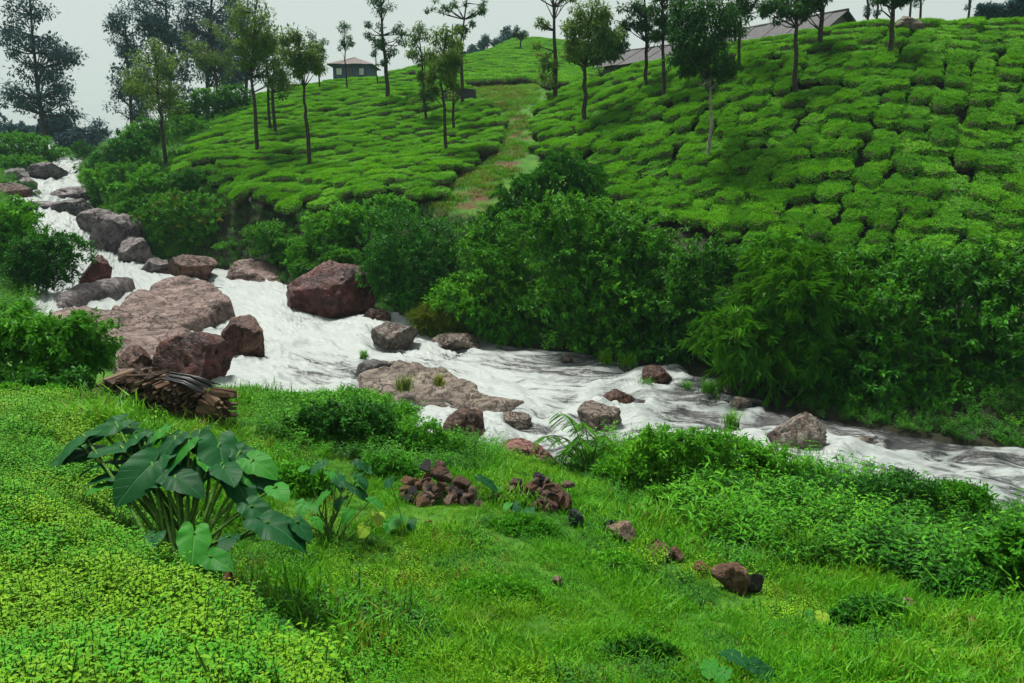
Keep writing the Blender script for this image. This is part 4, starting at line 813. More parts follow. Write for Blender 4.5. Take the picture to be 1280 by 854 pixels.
for k, (x, yb, w_, lb) in enumerate([(1085, 40, 5, 'thin hazy trunk on the skyline beside the gable'), (1097, 40, 5, 'leafy pole tree on the skyline right of the gable'), (1151, 35, 8, 'hazy skyline tree right of the solitary tree'), (1138, 36, 4, 'thin hazy skyline sapling beside the solitary tree'), (1212, 32, 5, 'bare hazy trunk alone on the right skyline')]):
    tree(SO, lb, [(x, yb), (x, 15), (x - 1, -25)], [(x, 8 if k < 2 else -6, w_, 12), (x + 3, -15, w_ * 2, 8)], 'hazed_tree', 230 + k, 10, 45, Y=56 + k, r0=.12)
shrub('skyline_bush', 'small hazy bush on the skyline right of the bare trunk', [(1237, 18, 12, 8), (1230, 14, 7, 6)], 50.0, 'hazed_tree', 900, 0.25, 0.11, 240)
shrub('skyline_bush', 'taller hazy bush at the right end of the skyline', [(1264, 14, 12, 14), (1275, 10, 12, 16)], 50.0, 'hazed_tree', 1300, 0.25, 0.11, 241)
shrub('leafy_shrub', 'dark bush beside the lower house roof', [(765, 58, 22, 22), (745, 68, 18, 14)], 52.0, 'oak_dark', 3500, 0.25, 0.1, 242)
# tall trees far upstream
FT = 'tall_tree'
tree(FT, 'tall open-crowned tree on the left bank far upstream', [(57, 182), (50, 130), (42, 60), (36, -25)], [(35, 5, 30, 20), (38, 50, 36, 22), (58, 75, 36, 22), (55, 110, 42, 24), (30, 130, 30, 14), (78, 140, 22, 16), (85, 75, 16, 14)], 'hazed_tree', 301, 120, 60, 0.38, 0.19, 0.26, 80, spread=.5, style='far')
tree(FT, 'narrow dark leafy tree at the left end of the tall clump', [(166, 172), (162, 110), (156, 20)], [(158, 40, 15, 24), (160, 85, 18, 26), (162, 130, 19, 26)], 'hazed_tree', 302, 60, 80, 0.36, 0.18, 0.22, 84, spread=.55, style='far')
tree(FT, 'broad tall dark tree second in the clump', [(215, 165), (212, 90), (205, -30)], [(200, 20, 34, 30), (215, 65, 32, 34), (205, 115, 34, 30)], 'hazed_tree', 303, 95, 90, 0.36, 0.18, 0.28, 86, spread=.6, style='far')
tree(FT, 'tallest dark tree of the clump with crown beyond the top', [(258, 158), (260, 80), (268, -40)], [(270, 5, 38, 30), (250, 45, 30, 36), (275, 85, 24, 30)], 'hazed_tree', 304, 90, 90, 0.36, 0.18, 0.28, 88, spread=.6, style='far')
tree(FT, 'dark tree at the right end of the tall clump', [(306, 140), (308, 80), (310, 0)], [(306, 40, 20, 40), (298, 90, 22, 28), (290, 60, 16, 24)], 'hazed_tree', 305, 60, 80, 0.36, 0.18, 0.22, 86, spread=.55, style='far')
tree(FT, 'hazy small tree in the gap between the tall trees', [(126, 192), (125, 170), (124, 145)], [(125, 160, 9, 14)], 'hazed_tree', 306, 14, 60, 0.4, 0.2, 0.14, 108, spread=.5, style='far')
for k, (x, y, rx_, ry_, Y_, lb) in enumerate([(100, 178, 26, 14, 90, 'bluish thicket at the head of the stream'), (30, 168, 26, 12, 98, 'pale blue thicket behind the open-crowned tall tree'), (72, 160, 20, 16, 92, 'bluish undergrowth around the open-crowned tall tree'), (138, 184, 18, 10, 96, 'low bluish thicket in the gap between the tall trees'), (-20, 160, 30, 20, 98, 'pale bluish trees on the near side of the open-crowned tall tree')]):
    shrub('far_thicket', lb, [(x, y, rx_, ry_), (x + rx_ * .6, y + 4, rx_ * .6, ry_ * .7), (x - rx_ * .6, y + 3, rx_ * .6, ry_ * .8)], Y_, 'hazed_tree', 4200, 0.36, 0.18, 310 + k)
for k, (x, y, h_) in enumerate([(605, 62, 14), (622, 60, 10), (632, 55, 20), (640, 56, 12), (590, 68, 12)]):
    tree('misty_tree', 'misty tree on the skyline beyond the far tea hill', [(x, y), (x, y - h_ * .5), (x, y - h_)], [(x, y - h_ * .6, 5, h_ * .5)], 'hazed_tree', 330 + k, 9, 50, 0.5, 0.25, 0.15, 128 + 3 * k, group='misty skyline trees', spread=.7, style='far')
shrub('far_thicket', 'misty thicket at the left shoulder of the far tea hill', [(575, 76, 26, 8), (550, 82, 20, 8), (600, 70, 14, 6)], 100.0, 'hazed_tree', 4000, 0.35, 0.17, 340)

# ------------------------------------------------------------------ houses on the ridge
def quad_prism(g_, P, thick, mi=0):
    """P: four corners; a sheet of real thickness"""
    P = np.asarray(P, float); n_ = unit(np.cross(P[1] - P[0], P[3] - P[0])); V = np.concatenate([P, P - n_ * thick])
    T_ = [(0, 1, 2), (0, 2, 3), (4, 6, 5), (4, 7, 6)]
    for i in range(4): j = (i + 1) % 4; T_ += [(i, i + 4, j + 4), (i, j + 4, j)]
    g_.add(V, T_, mi)
def house(name, label, pr, pl_, zb, eave, ridge, depth, roofm, wallm, openings, ov=0.5, hip=False):
    """front wall foot from pr (right end) to pl_ (left end), world xy"""
    a = np.array(pr, float); b = np.array(pl_, float); Lh = np.linalg.norm(b - a); ex = (b - a) / Lh; ey = np.array([ex[1], -ex[0]])
    if ey[1] < 0: ey = -ey
    t = link(name, None, (a[0], a[1], zb), (0, 0, 0), None, label, 'house')
    def W(u, v, z): q = ex * u + ey * v; return np.array([q[0], q[1], z])
    g_ = Geo(); e = eave; th = 0.2
    for (u0, v0, u1, v1) in ((0, 0, Lh, th), (0, depth - th, Lh, depth), (0, th, th, depth - th), (Lh - th, th, Lh, depth - th)):
        c = [W(u0, v0, -0.8), W(u1, v0, -0.8), W(u1, v1, -0.8), W(u0, v1, -0.8)]; c += [q + np.array([0, 0, 0.8 + e]) for q in c]
        T_ = []
        for q in ((0, 3, 2, 1), (4, 5, 6, 7), (0, 1, 5, 4), (1, 2, 6, 5), (2, 3, 7, 6), (3, 0, 4, 7)): T_ += [(q[0], q[1], q[2]), (q[0], q[2], q[3])]
        g_.add(np.array(c), T_)
    if not hip:
        for u in (0.0, Lh - th):
            V = np.array([W(u, 0, e), W(u, depth, e), W(u, depth / 2, ridge - 0.05), W(u + th, 0, e), W(u + th, depth, e), W(u + th, depth / 2, ridge - 0.05)]); g_.add(V, [(0, 1, 2), (3, 5, 4), (0, 3, 4), (0, 4, 1), (1, 4, 5), (1, 5, 2), (2, 5, 3), (2, 3, 0)])
    link('wall', g_.mesh('wall', [wallm]), parent=t)
    sl_ = (ridge - e) / (depth / 2); ez = e - ov * sl_; ins = depth * 0.45 if hip else -ov
    n = max(2, int(Lh / 0.9)); us = np.linspace(-ov, Lh + ov, n + 1)
    g_ = Geo()
    for f0, f1 in ((-ov, 1), (depth + ov, -1)):
        ru0, ru1 = (ins, Lh - ins) if hip else (-ov, Lh + ov)
        rs_ = np.linspace(ru0, ru1, n + 1)
        for i in range(n):
            P = [W(us[i] + 0.012, f0, ez + (i % 2) * 0.03), W(us[i + 1] - 0.012, f0, ez + (i % 2) * 0.03), W(rs_[i + 1] - 0.012, depth / 2, ridge + (i % 2) * 0.03), W(rs_[i] + 0.012, depth / 2, ridge + (i % 2) * 0.03)]
            if f1 < 0: P = P[::-1]
            quad_prism(g_, P, 0.06)
    if hip:
        for u, k in ((-ov, ins), (Lh + ov, Lh - ins)):
            V = np.array([W(u, -ov, ez), W(u, depth + ov, ez), W(k, depth / 2, ridge), W(u, -ov, ez - .06), W(u, depth + ov, ez - .06), W(k, depth / 2, ridge - .06)]); g_.add(V, [(0, 1, 2), (3, 5, 4), (0, 3, 4), (0, 4, 1), (1, 4, 5), (1, 5, 2), (2, 5, 3), (2, 3, 0)])
    r_ = link('roof', g_.mesh('roof', [roofm]), parent=t)
    g2 = Geo(); g2.tube([W(ins if hip else -ov, depth / 2, ridge + 0.06), W(Lh - ins if hip else Lh + ov, depth / 2, ridge + 0.06)], 0.10, 6); link('ridge_cap', g2.mesh('ridge_cap', [roofm]), parent=r_)
    for nm, u0, u1, z0, z1, m_ in openings:
        g3 = Geo()
        c = [W(u0, -0.05, z0), W(u1, -0.05, z0), W(u1, 0.02, z0), W(u0, 0.02, z0)]; c += [q + np.array([0, 0, z1 - z0]) for q in c]; T_ = []
        for q in ((0, 3, 2, 1), (4, 5, 6, 7), (0, 1, 5, 4), (1, 2, 6, 5), (2, 3, 7, 6), (3, 0, 4, 7)): T_ += [(q[0], q[1], q[2]), (q[0], q[2], q[3])]
        g3.add(np.array(c), T_); w_ = link(nm, g3.mesh(nm, [m_]), parent=t)
        g4 = Geo()
        for uu in (u0, u1): g4.tube([W(uu, -0.07, z0), W(uu, -0.07, z1)], 0.05, 4)
        g4.tube([W(u0, -0.07, z1), W(u1, -0.07, z1)], 0.05, 4); link('frame', g4.mesh('frame', ['timber']), parent=w_)
    return t
pA = at(1020, 40, 49.5); pB = at(868, 52, 58.0)
zA = gz(pA[0], pA[1])
zev = at(1020, 41, 49.0)[2]; zrd = at(1020, 17, 51.0)[2]
house('long_house', 'long low house with a grey sheet roof on the ridge above the steep tea rows', pA[:2], pB[:2], zev - 2.3, 2.3, 2.3 + (zrd - zev), 4.2, 'roof_grey', 'wall_dark', [('window', 0.9, 1.7, 1.2, 1.9, 'wall_pale'), ('window', 3.4, 4.4, 1.2, 1.9, 'glass'), ('door', 5.6, 6.5, -0.2, 1.8, 'wall_blue'), ('window', 9, 10, 1.2, 1.9, 'glass'), ('window', 13, 14, 1.2, 1.9, 'glass')])
pA = at(850, 66, 55.0); pB = at(755, 78, 60.0); zev = at(850, 70, 55.0)[2]; zrd = at(850, 54, 57.0)[2]
house('low_house', 'low dark house with a sagging grey roof behind the two dark-crowned trees', pA[:2], pB[:2], zev - 2.0, 2.0, 2.0 + (zrd - zev), 4.6, 'roof_grey', 'wall_dark', [('window', 1.5, 2.3, 0.9, 1.6, 'glass'), ('window', 3.5, 4.3, 0.9, 1.6, 'glass')])
pA = at(462, 84, 92.0); pB = at(416, 86, 92.0); zev = at(440, 79, 92.0)[2]; zrd = at(440, 69, 92.0)[2]
house('hip_roof_house', 'small blue-walled house with a brown hipped roof beyond the gentler slope', pA[:2], pB[:2], zev - 2.2, 2.2, 2.2 + (zrd - zev), 4.5, 'roof_brown', 'wall_blue', [('window', 0.6, 1.2, 1.0, 1.7, 'wall_pale'), ('door', 1.9, 2.6, 0, 1.8, 'timber'), ('window', 3.0, 3.7, 1.0, 1.7, 'wall_pale')], hip=True)
# black tarpaulin shelter, white sack, ridge stone
p = hit(575, 124, 0.3); g = Geo(); q = 0.7
V = [(-.85, -.4, -.2), (.85, -.45, -.2), (.85, .4, -.2), (-.85, .4, -.2), (-.8, -.36, .62), (-.1, -.38, .75), (.8, -.35, .66), (.8, .36, .6), (0, .36, .8), (-.8, .36, .58)]
g.add(np.array(V) * [1.3, 1.3, 1.35], [(0, 1, 6), (0, 6, 5), (0, 5, 4), (1, 2, 7), (1, 7, 6), (2, 3, 9), (2, 9, 8), (2, 8, 7), (3, 0, 4), (3, 4, 9), (4, 5, 8), (4, 8, 9), (5, 6, 7), (5, 7, 8), (0, 2, 1), (0, 3, 2)])
link('tarpaulin_heap', g.mesh('tarpaulin_heap', ['tarp']), p, (0, 0, .1), None, 'black tarpaulin-covered heap between tea bushes near the leafy trio', 'tarpaulin')
p = hit(771, 84, 0.5); link('sack', rock_mesh('sack', (0.9, 0.55, 0.5), 91, 'sack', 4, 3), p + [0, 0, 0.75], (0.2, 0.1, 0.5), None, 'white sack left on the tea below the low house', 'sack')
p = hit(1135, 38, 0.4); link('boulder', rock_mesh('boulder', (1.5, 1.0, 0.9), 92, 'rock_tan', 9, 4), p + [0, 0, 0.55], (0, 0, 0), None, 'brown rock on the ridge beside the solitary tree', 'rock')

# ------------------------------------------------------------------ firewood stack and stick bundle
def prism(k, mat):
    rs_ = np.random.RandomState(400 + k); n = rs_.choice([3, 4, 4, 5, 6]); an = np.sort(rs_.uniform(0, 6.28, n)) if n > 4 else np.arange(n) * 6.283 / n + rs_.uniform(-.3, .3, n)
    r_ = rs_.uniform(.75, 1.15, n); ring = np.stack([np.cos(an) * r_, np.sin(an) * r_], 1); g_ = Geo(); V = []
    for z_, sc_, tw in ((-0.5, 1, 0), (0, 1.06, .1), (0.5, .95, .2)):
        c_, s_ = math.cos(tw), math.sin(tw); V += [(sc_ * (x * c_ - y * s_), sc_ * (x * s_ + y * c_), z_) for x, y in ring]
    V += [(0, 0, -.5), (0, 0, .5)]; T_ = []
    for l in (0, 1):
        for i in range(n): a, b = l * n + i, l * n + (i + 1) % n; T_ += [(a, b, b + n), (a, b + n, a + n)]
    for i in range(n): T_ += [(3 * n, (i + 1) % n, i), (3 * n + 1, 2 * n + i, 2 * n + (i + 1) % n)]
    g_.add(np.array(V), T_); return g_.mesh('log', [mat])
LOG = [prism(k, ('wood_a', 'wood_b', 'wood_b', 'wood_c', 'wood_a', 'wood_b', 'wood_c', 'wood_b')[k]) for k in range(8)]
pl = hit(112, 500, 0.0); pr_ = hit(272, 541, 0.0); pl = np.array([pl[0], pl[1], gz(pl[0], pl[1])])
ax = pr_ - pl; Ls = np.linalg.norm(ax[:2]); ang = math.atan2(ax[1], ax[0])
stack = link('firewood_stack', None, (pl[0], pl[1], (pl[2] + pr_[2]) / 2), (0, 0, ang), None, 'low stack of split brown firewood behind the big-leaved plant', 'firewood')
stack.rotation_euler = (0, math.atan2(pl[2] - pr_[2], Ls) * 0.9, ang); stack.location = pl
rs = np.random.RandomState(9); cols = 27; rows = 8; cw = (Ls - 0.35) / cols; rh = 0.058
for r_ in range(rows):
    for c_ in range(cols):
        hmax = 8 if c_ > 6 else 3 + c_ * 0.8
        if r_ >= hmax: continue
        rad = rs.uniform(.026, .046); o = link('log', LOG[rs.randint(8)], (c_ * cw + rs.uniform(-.02, .02) + (r_ % 2) * cw * .5, 0.28 + rs.uniform(-.035, .035), rh * (r_ + .35) + rs.uniform(-.01, .01)), (math.pi / 2 + rs.uniform(-.07, .07), rs.uniform(0, 6.28), rs.uniform(-.12, .12)), stack, scale=(rad, rad * rs.uniform(.7, 1.3), rs.uniform(.5, .62)))
for r_ in range(8):      # crossed end of the stack: pieces laid along it
    for c_ in range(5):
        rad = rs.uniform(.035, .05); link('log', LOG[rs.choice([0, 3, 4, 6])], (Ls - 0.17 + rs.uniform(-.03, .03), 0.04 + c_ * .12, rh * (r_ + .35)), (rs.uniform(0, 6.28), math.pi / 2 + rs.uniform(-.1, .1), rs.uniform(-.25, .25)), stack, scale=(rad, rad, rs.uniform(.34, .44)))
for k in range(16):      # loose pieces thrown on top
    rad = rs.uniform(.02, .035); link('log', LOG[rs.randint(8)], (rs.uniform(.5, Ls - .7), rs.uniform(.1, .45), rh * 8 + .03 + rs.uniform(0, .04)), (math.pi / 2 + rs.uniform(-.2, .2), 0, rs.uniform(-1.2, 1.2)), stack, scale=(rad, rad, rs.uniform(.25, .5)))
bund = link('stick_bundle', None, (0, 0, 0), (0, 0, 0), None, 'bundle of thin black sticks lying on top of the firewood stack', 'sticks')
MB = Matrix.LocRotScale(stack.location, Euler(stack.rotation_euler), None); bund.location = MB @ Vector((Ls - .62, .27, rh * 8 + .05)); bund.rotation_euler = stack.rotation_euler
for k in range(26):
    g = Geo(); y_ = rs.uniform(-.2, .2); z_ = max(0, .10 - abs(y_) * .45) * rs.rand() + .01; l_ = rs.uniform(.5, .75)
    g.tube([(-l_ / 2, y_ * .7, z_ + .02), (0, y_ + rs.normal(0, .01), z_ + .045), (l_ / 2, y_ * 1.25, z_ - .02)], [.012, .013, .009], 5); link('stick', g.mesh('stick', ['stick']), parent=bund)

# ------------------------------------------------------------------ stone heaps and loose stones
STM = {}
for m_ in ('stone_brown', 'stone_rust', 'stone_dark', 'stone_pale', 'stone_blue'):
    STM[m_] = [rock_mesh('stone', (2, 2, 2), 500 + 7 * k + len(m_), m_, 10, 3, 0.3, 0.5) for k in range(3)]
def heap(label, spots, Y0, seed, zoff=0.0):
    rs_ = np.random.RandomState(seed); b = hit(sum(q[0] for q in spots) / len(spots), max(q[1] for q in spots), 0.0)
    t = link('stone_heap', None, b, (0, 0, 0), None, label, 'stones')
    yb = max(q[1] for q in spots)
    for (x, y, w_, m_) in spots:
        d = b[1] + (yb - y) * 0.012 + rs_.uniform(-.04, .04); P = at(x, y, d); s_ = d / F * 1.05; r_ = w_ * s_ / 2
        link('stone', STM[m_][rs_.randint(3)], P - b, rs_.uniform(0, 6.28, 3), t, scale=(r_ * 1.1, r_ * rs_.uniform(.9, 1.15), r_ * rs_.uniform(.65, .9)))
    return t
rs = np.random.RandomState(31)
def mound(cx, cy, rx_, ry_, n, seed, top=None):
    rs_ = np.random.RandomState(seed); out_ = []
    for k in range(n):
        u = rs_.uniform(-1, 1); hcap = top(u) if top else (1 - abs(u) ** 1.6); v = rs_.uniform(0, 1) * hcap
        out_.append((cx + u * rx_, cy - v * ry_, rs_.uniform(12, 21), rs_.choice(['stone_brown', 'stone_brown', 'stone_dark', 'stone_rust', 'stone_brown', 'stone_pale'])))
    return out_
heap('taller heap of broken brown stones topped by a dark flat one', mound(546, 630, 44, 46, 62, 41, lambda u: max(.35, 1 - abs(u + .05) ** 1.5)) + [(534, 584, 22, 'stone_dark'), (552, 583, 24, 'stone_brown'), (578, 606, 26, 'stone_brown'), (533, 596, 13, 'stone_rust'), (511, 601, 20, 'stone_rust'), (590, 618, 22, 'stone_pale'), (600, 634, 18, 'stone_brown'), (530, 632, 18, 'stone_rust')], 0, 42)
heap('lower spread heap of stones right beside the taller heap', mound(665, 634, 46, 34, 46, 43, lambda u: max(.4, 1 - abs(u) ** 3)) + [(690, 623, 32, 'stone_dark'), (685, 640, 28, 'stone_rust'), (670, 603, 20, 'stone_pale'), (645, 610, 24, 'stone_brown'), (710, 605, 16, 'stone_pale')], 0, 44)
for x, y, w_, h_, m_, lb in [(721, 662, 18, 18, 'stone_blue', 'small slate stone half hidden in weeds near the lower heap'), (765, 672, 18, 18, 'stone_blue', 'dark slate stone touching a pink flat stone'), (778, 680, 34, 18, 'stone_pale', 'flat pinkish stone in the grass next to a slate stone'), (825, 702, 30, 18, 'stone_brown', 'brown flat-topped stone in the grass'), (846, 705, 18, 14, 'stone_brown', 'narrow brown stone leaning on the flat-topped one'), (876, 722, 16, 12, 'stone_rust', 'small rusty stone between the flat-topped and the large square one'), (913, 740, 36, 34, 'stone_brown', 'large square brown stone in the grass beside a dark low one'), (940, 745, 28, 18, 'stone_dark', 'dark low stone beside the large square stone'), (535, 662, 11, 8, 'stone_rust', 'small orange stone in the grass below the taller heap'), (697, 735, 13, 9, 'stone_pale', 'small pale pointed stone alone in the lawn'), (1134, 772, 18, 15, 'stone_pale', 'pale grey stone in weeds beside the yellowing little taro'), (1222, 797, 18, 13, 'stone_rust', 'reddish stone under weeds at the foot of the leafy sprays'), (285, 745, 18, 16, 'stone_rust', 'reddish stone at the foot of the big-leaved plant')]:
    p = hit(x, y); s_ = np.linalg.norm(p - CAM) / F; me = rock_mesh('stone', (w_ * s_ * 1.15, w_ * s_ * .95, h_ * s_ * 1.6), int(x), m_, 10, 4, 0.25, 0.5)
    link('stone', me, p + [0, 0.05, h_ * s_ * .52], (0, 0, 0), None, lb, 'stone')

# ------------------------------------------------------------------ big-leaved plants
def ear_mesh(k):
    rs_ = np.random.RandomState(600 + k); ns, nr = 36, 7; ph = np.arange(ns) * 2 * math.pi / ns - math.pi
    a = np.abs(ph); key = np.array([0, .35, .7, 1.1, 1.6, 2.1, 2.55, 2.85, 3.05, math.pi]); val = np.array([1.0, .78, .58, .47, .42, .44, .50, .46, .30, .10]) * (1 + rs_.uniform(-.05, .05, 10))
    rr = np.interp(a, key, val); g_ = Geo(); V = [(0, 0, 0)]; pol = [(0, 0, 0)]
    fold = rs_.uniform(.10, .28); droop = rs_.uniform(.15, .5); wv = rs_.uniform(.015, .04); p0 = rs_.uniform(0, 6)
    for j in range(1, nr + 1):
        t = j / nr
        for i in range(ns):
            x = math.cos(ph[i]) * rr[i] * t; y = math.sin(ph[i]) * rr[i] * t
            z = fold * abs(y) - droop * max(x, 0) ** 2 - 0.35 * y * y - (0.25 * x * x if x < 0 else 0) + wv * t * t * math.sin(ph[i] * 5 + p0) + 0.02 * t * math.sin((x - abs(y) * .75) * 17.0)
            V.append((x, y, z)); pol.append((x, y, t))
    T_ = [(0, 1 + i, 1 + (i + 1) % ns) for i in range(ns)]
    for j in range(nr - 1):
        for i in range(ns):
            q, w_ = 1 + j * ns + i, 1 + j * ns + (i + 1) % ns; T_ += [(q, q + ns, w_ + ns), (q, w_ + ns, w_)]
    g_.add(np.array(V), T_, 0, None, True); return g_, pol
EAR = {}
for m_ in ('ear_blue', 'ear_green', 'ear_yellow'):
    EAR[m_] = []
    for k in range(5):
        ge, po = ear_mesh(k); EAR[m_].append(ge.mesh('leaf', [m_], {'pol': ('FLOAT_VECTOR', np.array(po))}))
def ear_plant(name, label, root_px, leaves, seed, stem=0.016, depth=0.5):
    rs_ = np.random.RandomState(seed); b = hit(*root_px); t = link(name, None, b, (0, 0, 0), None, label, 'plant')
    ymax = max(l[1] for l in leaves); ymin = min(l[1] for l in leaves)
    for l in leaves:
        x, y, w_, m_ = l[:4]; face = l[4] if len(l) > 4 else None
        # the higher leaves stand further back on the plant
        Yl = b[1] + (root_px[1] - y) / max(1, root_px[1] - ymin) * depth * 1.2 - depth * 0.45 + rs_.uniform(-.1, .1)
        P = at(x, y, Yl); s_ = Yl / F * 1.04; size = w_ * s_ * 0.70; gv = gz(P[0], P[1]) + 0.12
        if P[2] < gv: P[2] = gv
        hd = face if face is not None else math.atan2(-0.9 + rs_.normal(0, .5), (x - root_px[0]) / 70.0 + rs_.normal(0, .5))
        pitch = rs_.uniform(-.12, .5)          # tip points down by this much
        M3 = Matrix.Rotation(hd, 4, 'Z') @ Matrix.Rotation(pitch, 4, 'Y') @ Matrix.Rotation(rs_.normal(0, .22), 4, 'X')
        o = link('leaf', EAR[m_][rs_.randint(5)], P - b, M3.to_euler(), t, scale=size)
        e = P - b; r0_ = np.array([rs_.normal(0, .08), rs_.normal(0, .08), -.05]); mid = r0_ * .45 + e * .55 + np.array([0, 0, .12 * np.linalg.norm(e)])
        if abs(e[0]) + abs(e[1]) < 3:
            g_ = Geo(); g_.tube(catmull([r0_, mid * .8 + r0_ * .2, e * .93 + mid * .07 + np.array([0, 0, .01]), e - [0, 0, .012]], 9), np.linspace(stem * .9, stem * .22, 9), 6); link('stalk', g_.mesh('stalk', ['stem']), parent=t)
    return t
B_, G_, Y_ = 'ear_blue', 'ear_green', 'ear_yellow'
ear_plant('elephant_ear_plant', 'large clump of huge blue-green heart-shaped leaves in front of the firewood stack', (235, 715), [(105, 546, 66, B_), (145, 530, 60, B_), (110, 566, 66, B_), (160, 534, 55, B_), (190, 580, 92, B_), (158, 592, 78, B_), (152, 560, 58, B_), (219, 548, 60, B_), (236, 552, 66, G_), (274, 557, 92, B_), (219, 596, 74, B_), (316, 576, 62, G_), (325, 595, 56, B_), (256, 590, 66, B_), (298, 606, 62, B_), (190, 672, 56, B_, -1.57), (243, 668, 70, G_, -1.3), (264, 697, 56, G_, -0.6), (287, 672, 44, B_, -1.5), (335, 654, 92, B_), (315, 634, 58, B_), (372, 654, 48, B_), (180, 552, 60, B_), (205, 566, 66, B_), (140, 578, 60, B_), (280, 585, 66, B_), (200, 540, 54, G_), (128, 542, 54, B_), (95, 556, 50, G_), (170, 548, 56, B_), (250, 540, 50, B_), (225, 575, 58, B_), (300, 566, 54, B_), (265, 572, 58, G_), (140, 604, 48, G_), (345, 610, 46, G_), (205, 604, 56, B_), (240, 580, 56, B_), (310, 594, 50, G_)], 701, 0.02, 1.1)
ear_plant('taro_plant', 'smaller taro plant with round glossy leaves and some yellowing ones', (415, 682), [(402, 580, 32, B_), (421, 597, 36, B_), (447, 579, 26, B_), (449, 597, 32, B_), (460, 586, 18, B_), (444, 612, 32, B_), (427, 624, 30, B_), (380, 630, 34, G_), (394, 630, 28, G_), (382, 584, 20, G_), (466, 625, 28, G_), (473, 643, 30, Y_), (456, 660, 30, Y_), (407, 617, 26, G_), (375, 655, 34, B_), (395, 650, 28, G_), (436, 640, 26, G_), (412, 590, 26, G_), (430, 606, 26, B_)], 702, 0.010, 0.5)
ear_plant('taro_plant', 'three-leaved taro in the lawn with one dark upright leaf', (915, 862), [(915, 818, 52, B_, -1.0), (886, 838, 42, G_), (948, 842, 50, B_, -.5), (905, 848, 34, G_)], 703, 0.008, 0.2)
ear_plant('taro_plant', 'single-leaved taro between the two stone heaps', (606, 628), [(604, 600, 36, B_, -.3), (622, 612, 22, G_)], 704, 0.008, 0.1)
ear_plant('taro_plant', 'low taro leaves against the lower stone heap', (655, 650), [(644, 632, 24, B_), (662, 642, 24, B_), (635, 642, 18, G_)], 705, 0.006, 0.1)
ear_plant('taro_plant', 'young taro in the grass left of the taller stone heap', (505, 668), [(500, 648, 32, G_), (488, 662, 26, G_), (515, 652, 22, B_), (486, 600, 28, B_)], 706, 0.007, 0.15)
ear_plant('taro_plant', 'little taro with one pale yellowing leaf below the dark weed bushes', (1048, 785), [(1028, 776, 30, Y_), (1052, 764, 24, G_), (1062, 776, 22, G_), (1010, 778, 18, G_)], 707, 0.006, 0.15)
ear_plant('taro_plant', 'pale big leaves over the left end of the round left-bank bush', (25, 420), [(22, 395, 40, B_), (12, 402, 30, B_), (38, 400, 26, B_)], 708, 0.012, 0.2)

# ------------------------------------------------------------------ ground cover: grass, weeds
def tuft_grass(k, n=46, h=0.15, spread=0.10, w_=0.006):
    rs_ = np.random.RandomState(800 + k); np.random.seed(800 + k); g_ = Geo(); P = np.stack([rs_.normal(0, spread, n), rs_.normal(0, spread, n), np.full(n, -.01)], 1)
    az = rs_.uniform(0, 6.28, n); H = np.stack([np.cos(az), np.sin(az), 0 * az], 1); L = rs_.uniform(.5, 1.15, n) * h
    mid = P + np.array([0, 0, 1]) * (L * .6)[:, None] + H * (L * .18)[:, None]; tip = mid + np.array([0, 0, 1]) * (L * .28)[:, None] + H * (L * rs_.uniform(.2, .55, n))[:, None]
    S = np.cross(H, [0, 0, 1.0]) * w_; V = np.stack([P - S, P + S, mid + S * .8, mid - S * .8, tip], 1).reshape(-1, 3); k_ = np.arange(n)[:, None] * 5
    g_.add(V, np.concatenate([k_ + [0, 1, 2], k_ + [0, 2, 3], k_ + [3, 2, 4]]), 0, np.repeat(rs_.rand(n), 5)); return g_
def herb(k, stems=6, per=7, h=0.16, L=0.045, W=0.022, spread=0.07, up=0.3, fine=True):
    rs_ = np.random.RandomState(850 + k); np.random.seed(850 + k); g_ = Geo()
    for q in range(stems):
        b = np.array([rs_.normal(0, spread), rs_.normal(0, spread), -.02]); d = unit(np.array([rs_.normal(0, .35), rs_.normal(0, .35), 1])); l = h * rs_.uniform(.6, 1.2)
        g_.tube([b, b + d * l * .5, b + d * l], [.004, .003, .002], 3, 1, False); t_ = np.linspace(.25, 1, per); P = b + d * (t_ * l)[:, None]; az = q + np.arange(per) * 2.4
        H = np.stack([np.cos(az), np.sin(az), np.full(per, up)], 1); g_.leaves(P, H, np.array([0, 0, 1.0]) - H * .3 + rs_.normal(0, .15, (per, 3)), L * rs_.uniform(.7, 1.25, per) * (1.15 - .5 * t_), W * rs_.uniform(.7, 1.25, per) * (1.15 - .5 * t_), 0, np.clip(.3 + .45 * t_ + rs_.normal(0, .12, per), 0, 1), .25, .25, fine)
    return g_
bag1 = bpy.data.collections.new('lawn_sources')
for k in range(4): source('a_grass%d' % k, tuft_grass(k, 52, .085 if k < 3 else .17, .085, .0042).mesh('grass_tuft', ['grass']), bag1)
for k in range(4): source('b_herb%d' % k, herb(k, 7, 6, .075, .028, .013, .065).mesh('herb', ['weed', 'stem']), bag1)
for k in range(2): source('c_herb%d' % k, herb(10 + k, 8, 7, .11, .036, .015, .075).mesh('herb', ['weed_deep', 'stem']), bag1)
for k in range(2): source('d_herb%d' % k, herb(14 + k, 7, 6, .08, .030, .014, .07).mesh('herb', ['weed_yellow', 'stem']), bag1)
source('e_grass', tuft_grass(7, 34, .13, .07, .004).mesh('grass_tuft', ['drygrass']), bag1)
bag2 = bpy.data.collections.new('bank_weed_sources')
for k in range(3): source('a%d' % k, herb(20 + k, 10, 9, .12, .034, .015, .075, .3).mesh('herb', ['weed_yellow', 'stem']), bag2)
for k in range(2): source('b%d' % k, herb(30 + k, 9, 9, .15, .040, .017, .075, .3).mesh('herb', ['weed', 'stem']), bag2)
source('c0', herb(33, 9, 8, .15, .046, .021, .08, .3).mesh('herb', ['weed_yellow', 'stem']), bag2); source('c1', herb(34, 9, 8, .16, .050, .022, .08, .3).mesh('herb', ['weed', 'stem']), bag2)
